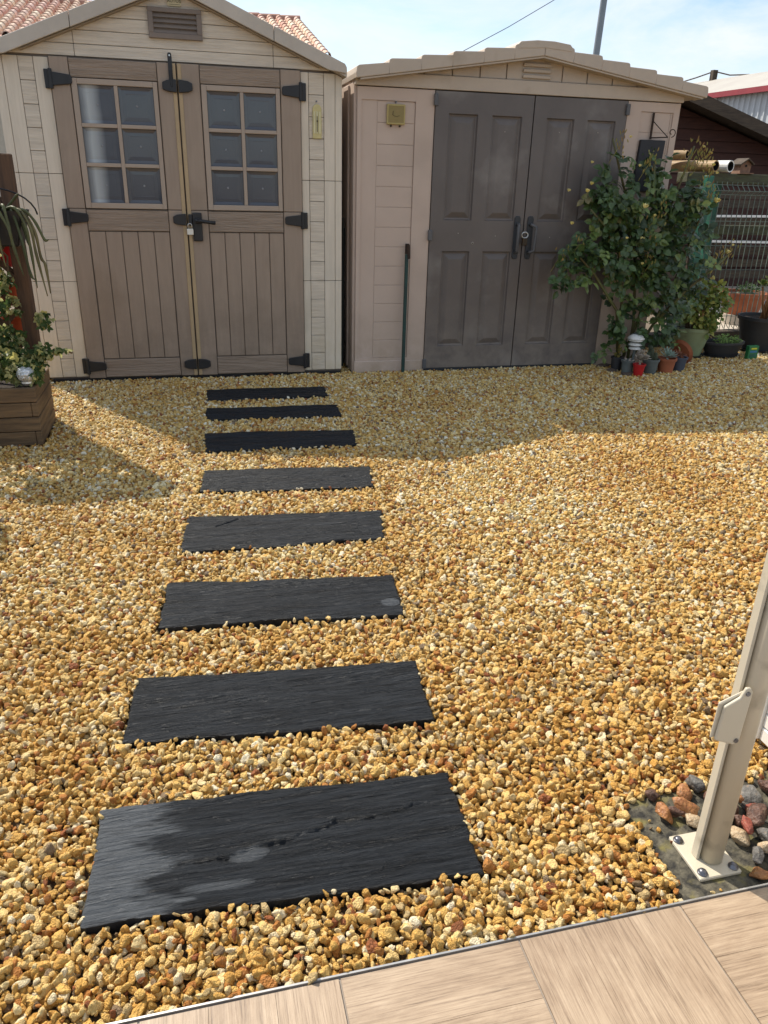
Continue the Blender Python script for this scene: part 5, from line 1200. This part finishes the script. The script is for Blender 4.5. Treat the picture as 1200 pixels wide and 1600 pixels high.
t = thing('hanging_planter', 'black hanging trough with long limp green cactus stems at the left edge', 'hanging planter', (-.95, 4.2, 1.05))
g = MB(); vs = []
for (x0_, x1_, y0_, y1_, z) in ((-1.26, -.775, 4.13, 4.29, .965), (-1.30, -.735, 4.10, 4.31, 1.125)):
    vs += [(x0_, y0_, z), (x1_, y0_, z), (x1_, y1_, z), (x0_, y1_, z)]
g.add(vs, [(0, 3, 2, 1), (0, 1, 5, 4), (1, 2, 6, 5), (2, 3, 7, 6), (3, 0, 4, 7)]); g.build('trough', 'black', t, bevel=.006)
g = MB(); g.box(-1.285, -.75, 4.115, 4.295, 1.09, 1.1); g.build('soil', 'soil', t)
g = MB(); g.tube([(-.90 + .19 * math.cos(a), 4.36 - .19 * abs(math.sin(a)) * .3, 1.10 + .12 * math.sin(a)) for a in [i * math.pi / 14 for i in range(15)]], .004, 7); g.build('handle', 'black', t)
stems = [[(-.84, 4.16, 1.12), (-.80, 4.10, 1.15), (-.78, 4.07, 1.08), (-.765, 4.06, .95), (-.735, 4.06, .82)], [(-.82, 4.16, 1.12), (-.74, 4.10, 1.14), (-.69, 4.09, 1.06), (-.68, 4.09, .94), (-.675, 4.09, .76)],
         [(-.81, 4.17, 1.12), (-.72, 4.12, 1.13), (-.665, 4.10, 1.05), (-.655, 4.10, .92), (-.625, 4.10, .72)], [(-.80, 4.18, 1.12), (-.70, 4.13, 1.13), (-.64, 4.12, 1.08), (-.60, 4.12, 1.0), (-.575, 4.12, .98)],
         [(-.81, 4.18, 1.12), (-.71, 4.14, 1.12), (-.65, 4.12, 1.04), (-.635, 4.12, .90), (-.615, 4.12, .86), (-.61, 4.12, .73)], [(-.85, 4.15, 1.12), (-.835, 4.09, 1.14), (-.845, 4.07, 1.02), (-.83, 4.07, .86)],
         [(-.84, 4.14, 1.13), (-.82, 4.08, 1.12), (-.775, 4.06, 1.04), (-.775, 4.06, .955)], [(-.82, 4.2, 1.12), (-.745, 4.18, 1.18), (-.72, 4.17, 1.20)], [(-.80, 4.18, 1.11), (-.73, 4.14, 1.10), (-.70, 4.13, 1.0), (-.685, 4.13, .93)], [(-.82, 4.17, 1.12), (-.76, 4.12, 1.12), (-.72, 4.08, .98), (-.70, 4.08, .83), (-.68, 4.08, .80)]]
for s in stems:
    P_ = [Vector((-.80 + (p[0] + .80) * .78 - .012, p[1], p[2] + (.02 if p[2] < 1 else 0))) for p in s]; pts = []
    for i in range(len(P_) - 1):
        p0, p1, p2, p3 = P_[max(i - 1, 0)], P_[i], P_[i + 1], P_[min(i + 2, len(P_) - 1)]
        for k in range(5):
            u = k / 5; pts.append(.5 * ((2 * p1) + (-p0 + p2) * u + (2 * p0 - 5 * p1 + 4 * p2 - p3) * u * u + (-p0 + 3 * p1 - 3 * p2 + p3) * u ** 3))
    pts.append(P_[-1]); n = len(pts)
    g = MB(); g.tube(pts, [(.0068 if i < n - 5 else .0068 * (n - i) / 6 + .001) * (1 + .12 * math.sin(i * 1.3)) for i in range(n)], 7, rnd=r.random()); g.build('stem', 'trail', t, smooth=True)
g = MB(); g.tube([(-.86, 4.2, 1.10), (-.855, 4.2, 1.21)], .010, 8); g.build('cane', 'bamboo', t)

for (x, z, m, rr, lb) in ((-.935, .895, 'redpot', .075, 'red half pot hung on the trellis, topmost of three'), (-.955, .70, 'orangepot', .085, 'orange half pot hung on the trellis, below the red one'), (-.950, .52, 'orangepot', .085, 'orange half pot hung lowest on the trellis, just above the planter')):
    t = thing('hanging_pot', lb, 'pot', (x, 4.48, z), 'pots hung behind the trellis')
    pot(t, (x, 4.53, z - .06), rr * .7, rr, .13, m, .012, 28)
    g = MB(); g.tube([(x, 4.53 - rr * .9, z + .07), (x, 4.47, z + .12)], .003, 6); g.build('hook', 'black', t)

t = thing('glass_ball_light', 'crackled glass ball garden light on the corner of the timber planter', 'garden light', (-.83, 4.10, .30))
g = MB(); g.lathe([(.0, -.045)] + [(.044 * math.sin(a), -.044 * math.cos(a)) for a in [math.pi * i / 20 for i in range(2, 20)]] + [(0, .044)], 32, (-.832, 4.105, .358)); g.build('globe', 'glassball', t, smooth=True)
g = MB(); g.lathe([(0, 0), (.026, 0), (.030, .012), (.028, .026), (0, .028)], 24, (-.832, 4.105, .3045)); g.build('base', 'steel', t)
g = MB(); g.lathe([(0, 0), (.018, .002), (.018, .018), (0, .02)], 16, (-.832, 4.105, .345)); g.build('led_unit', 'black', t)

# unseen potted shrub, added left of the frame to throw the shade there
t = thing('added_shade_shrub', 'unseen leafy shrub in a charcoal pot, added to shade the left edge', 'shrub', (-1.42, 3.45, 0))
c = (-1.42, 3.45, 0); pot(t, c, .14, .20, .30, 'blackpot', .018)
g = MB(); leaf_cloud(g, [(-1.42, 3.45, .70, .30, .28, .32, 1)], 1400, .06, .035, r); g.build('foliage', 'shrub', t)
g = MB(); g.tube([(-1.42, 3.45, .27), (-1.42, 3.45, .8)], .015, 7); g.build('stem', 'stem', t)

# ------------------------------------------------------------------ gravel: instanced pebbles, one stuff object
def inside_quad(P, Q, grow=0.0):
    Q = np.array(Q); c = Q.mean(0); Q = c + (Q - c) * 1.0; ins = np.ones(len(P), bool)
    for i in range(len(Q)):
        a, b = Q[i], Q[(i + 1) % len(Q)]; e = b - a; n = np.array([e[1], -e[0]]) / np.linalg.norm(e)
        if np.dot(c - a, n) > 0: n = -n
        ins &= ((P - a) @ n) < grow
    return ins
def scatter(x0, x1, y0, y1, sp):
    nx, ny = int((x1 - x0) / sp), int((y1 - y0) / sp)
    X, Y = np.meshgrid(np.arange(nx), np.arange(ny)); P = np.stack([X.ravel(), Y.ravel()], 1).astype(float)
    P[:, 0] += (P[:, 1] % 2) * .5; P += NR.uniform(-.48, .48, P.shape); P *= sp; P += [x0, y0]; return P
SLQ = [[(a * 1.0118, b * 1.0118) for a, b in q] for q in SL]
cols = []
for layer, (sp, zlo, zhi, smin, smax) in enumerate(((.0142, -.013, -.006, .0078, .0126), (.0160, -.004, .004, .0070, .0126), (.030, .004, .009, .0056, .0120))):
    P = scatter(-2.5, 6.3, .86, 6.0, sp)
    keep = np.ones(len(P), bool)
    grow = -.006 if layer < 2 else -.002
    for q in SLQ: keep &= ~inside_quad(P, q, .004 if layer < 2 else -.004)
    keep &= ~inside_quad(P, PAD, .002)
    keep &= ~((P[:, 1] < TE + .006) )
    keep &= ~((P[:, 1] > YF - .012) & (P[:, 0] > -.94) & (P[:, 0] < 1.04)); keep &= ~((P[:, 1] > YF - .012) & (P[:, 0] > 1.11) & (P[:, 0] < 3.48))
    keep &= ~((P[:, 0] < px1 + .008) & (P[:, 1] > py0 - .008) & (P[:, 1] < py1 + .006))
    P = P[keep]; n = len(P)
    und = np.array([noise.noise(Vector((a * 1.7, b * 1.7, 3.0))) * .006 + noise.noise(Vector((a * 6, b * 6, 1.0))) * .004 for a, b in P])
    z = NR.uniform(zlo, zhi, n) + und
    sc = np.clip(NR.lognormal(math.log((smin + smax) / 2), .27, n), smin * .7, smax * 1.45)
    cols.append(np.column_stack([P, z, sc]))
# stray pebbles on slate edges, pad and tile edge
ex = []
for q in SLQ:
    Q = np.array(q)
    for k in range(14):
        i = NR.integers(4); u = NR.random(); p = Q[i] * (1 - u) + Q[(i + 1) % 4] * u; c = Q.mean(0); p = p + (c - p) * NR.uniform(-.01, .008)
        ex.append((p[0], p[1], .012, NR.uniform(.007, .011)))
for k in range(16): ex.append((NR.uniform(-.3, .86), TE + NR.uniform(.001, .008), .012, NR.uniform(.007, .012)))
for k in range(50): ex.append((.866 + NR.normal(0, .008), NR.uniform(.91, 1.17), .006, NR.uniform(.008, .013)))
for k in range(90): ex.append((NR.uniform(.88, 1.5), 1.172 + NR.normal(0, .010) + .0, .008, NR.uniform(.008, .014)))
for k in range(8): ex.append((NR.uniform(.90, 1.0), NR.uniform(.90, 1.15), .006, NR.uniform(.004, .008)))
cols.append(np.array(ex))
A = np.vstack(cols); n = len(A)
me = bpy.data.meshes.new('gravel'); me.vertices.add(n); me.vertices.foreach_set('co', A[:, :3].astype(np.float32).ravel())
a = me.attributes.new('sc', 'FLOAT_VECTOR', 'POINT'); s3 = np.column_stack([A[:, 3] * NR.uniform(.8, 1.3, n), A[:, 3] * NR.uniform(.8, 1.1, n), A[:, 3] * NR.uniform(.65, 1.15, n)]); a.data.foreach_set('vector', s3.astype(np.float32).ravel())
a = me.attributes.new('rot', 'FLOAT_VECTOR', 'POINT'); a.data.foreach_set('vector', np.column_stack([NR.normal(0, .7, n), NR.normal(0, .7, n), NR.uniform(0, 6.283, n)]).astype(np.float32).ravel())
NP = 18
a = me.attributes.new('pid', 'INT', 'POINT'); a.data.foreach_set('value', NR.integers(0, NP, n).astype(np.int32))
me.update()
gr = bpy.data.objects.new('gravel', me); COL.objects.link(gr); tag(gr, 'loose ochre and cream pebbles covering the yard', 'gravel', kind='stuff')
pc = bpy.data.collections.new('pebble_shapes')
for k in range(NP):
    m_ = stone_mesh(500 + k, 3, .42, .95, 9); m_.materials.append(M['pebble']); o = bpy.data.objects.new('pebble_%02d' % k, m_); pc.objects.link(o)
ng = bpy.data.node_groups.new('pebbles', 'GeometryNodeTree')
ng.interface.new_socket('Geometry', in_out='INPUT', socket_type='NodeSocketGeometry'); ng.interface.new_socket('Geometry', in_out='OUTPUT', socket_type='NodeSocketGeometry')
gi = ng.nodes.new('NodeGroupInput'); go = ng.nodes.new('NodeGroupOutput'); ip = ng.nodes.new('GeometryNodeInstanceOnPoints'); ci = ng.nodes.new('GeometryNodeCollectionInfo')
ci.inputs['Collection'].default_value = pc; ci.inputs['Separate Children'].default_value = True; ci.inputs['Reset Children'].default_value = True
ip.inputs['Pick Instance'].default_value = True
def na(nm, ty):
    x = ng.nodes.new('GeometryNodeInputNamedAttribute'); x.data_type = ty; x.inputs['Name'].default_value = nm; return x.outputs['Attribute']
lk = ng.links.new
lk(gi.outputs[0], ip.inputs['Points']); lk(ci.outputs[0], ip.inputs['Instance']); lk(na('pid', 'INT'), ip.inputs['Instance Index'])
e2r = ng.nodes.new('FunctionNodeEulerToRotation'); lk(na('rot', 'FLOAT_VECTOR'), e2r.inputs[0]); lk(e2r.outputs[0], ip.inputs['Rotation']); lk(na('sc', 'FLOAT_VECTOR'), ip.inputs['Scale'])
lk(ip.outputs[0], go.inputs[0])
md = gr.modifiers.new('pebbles', 'NODES'); md.node_group = ng
print('pebbles', n)
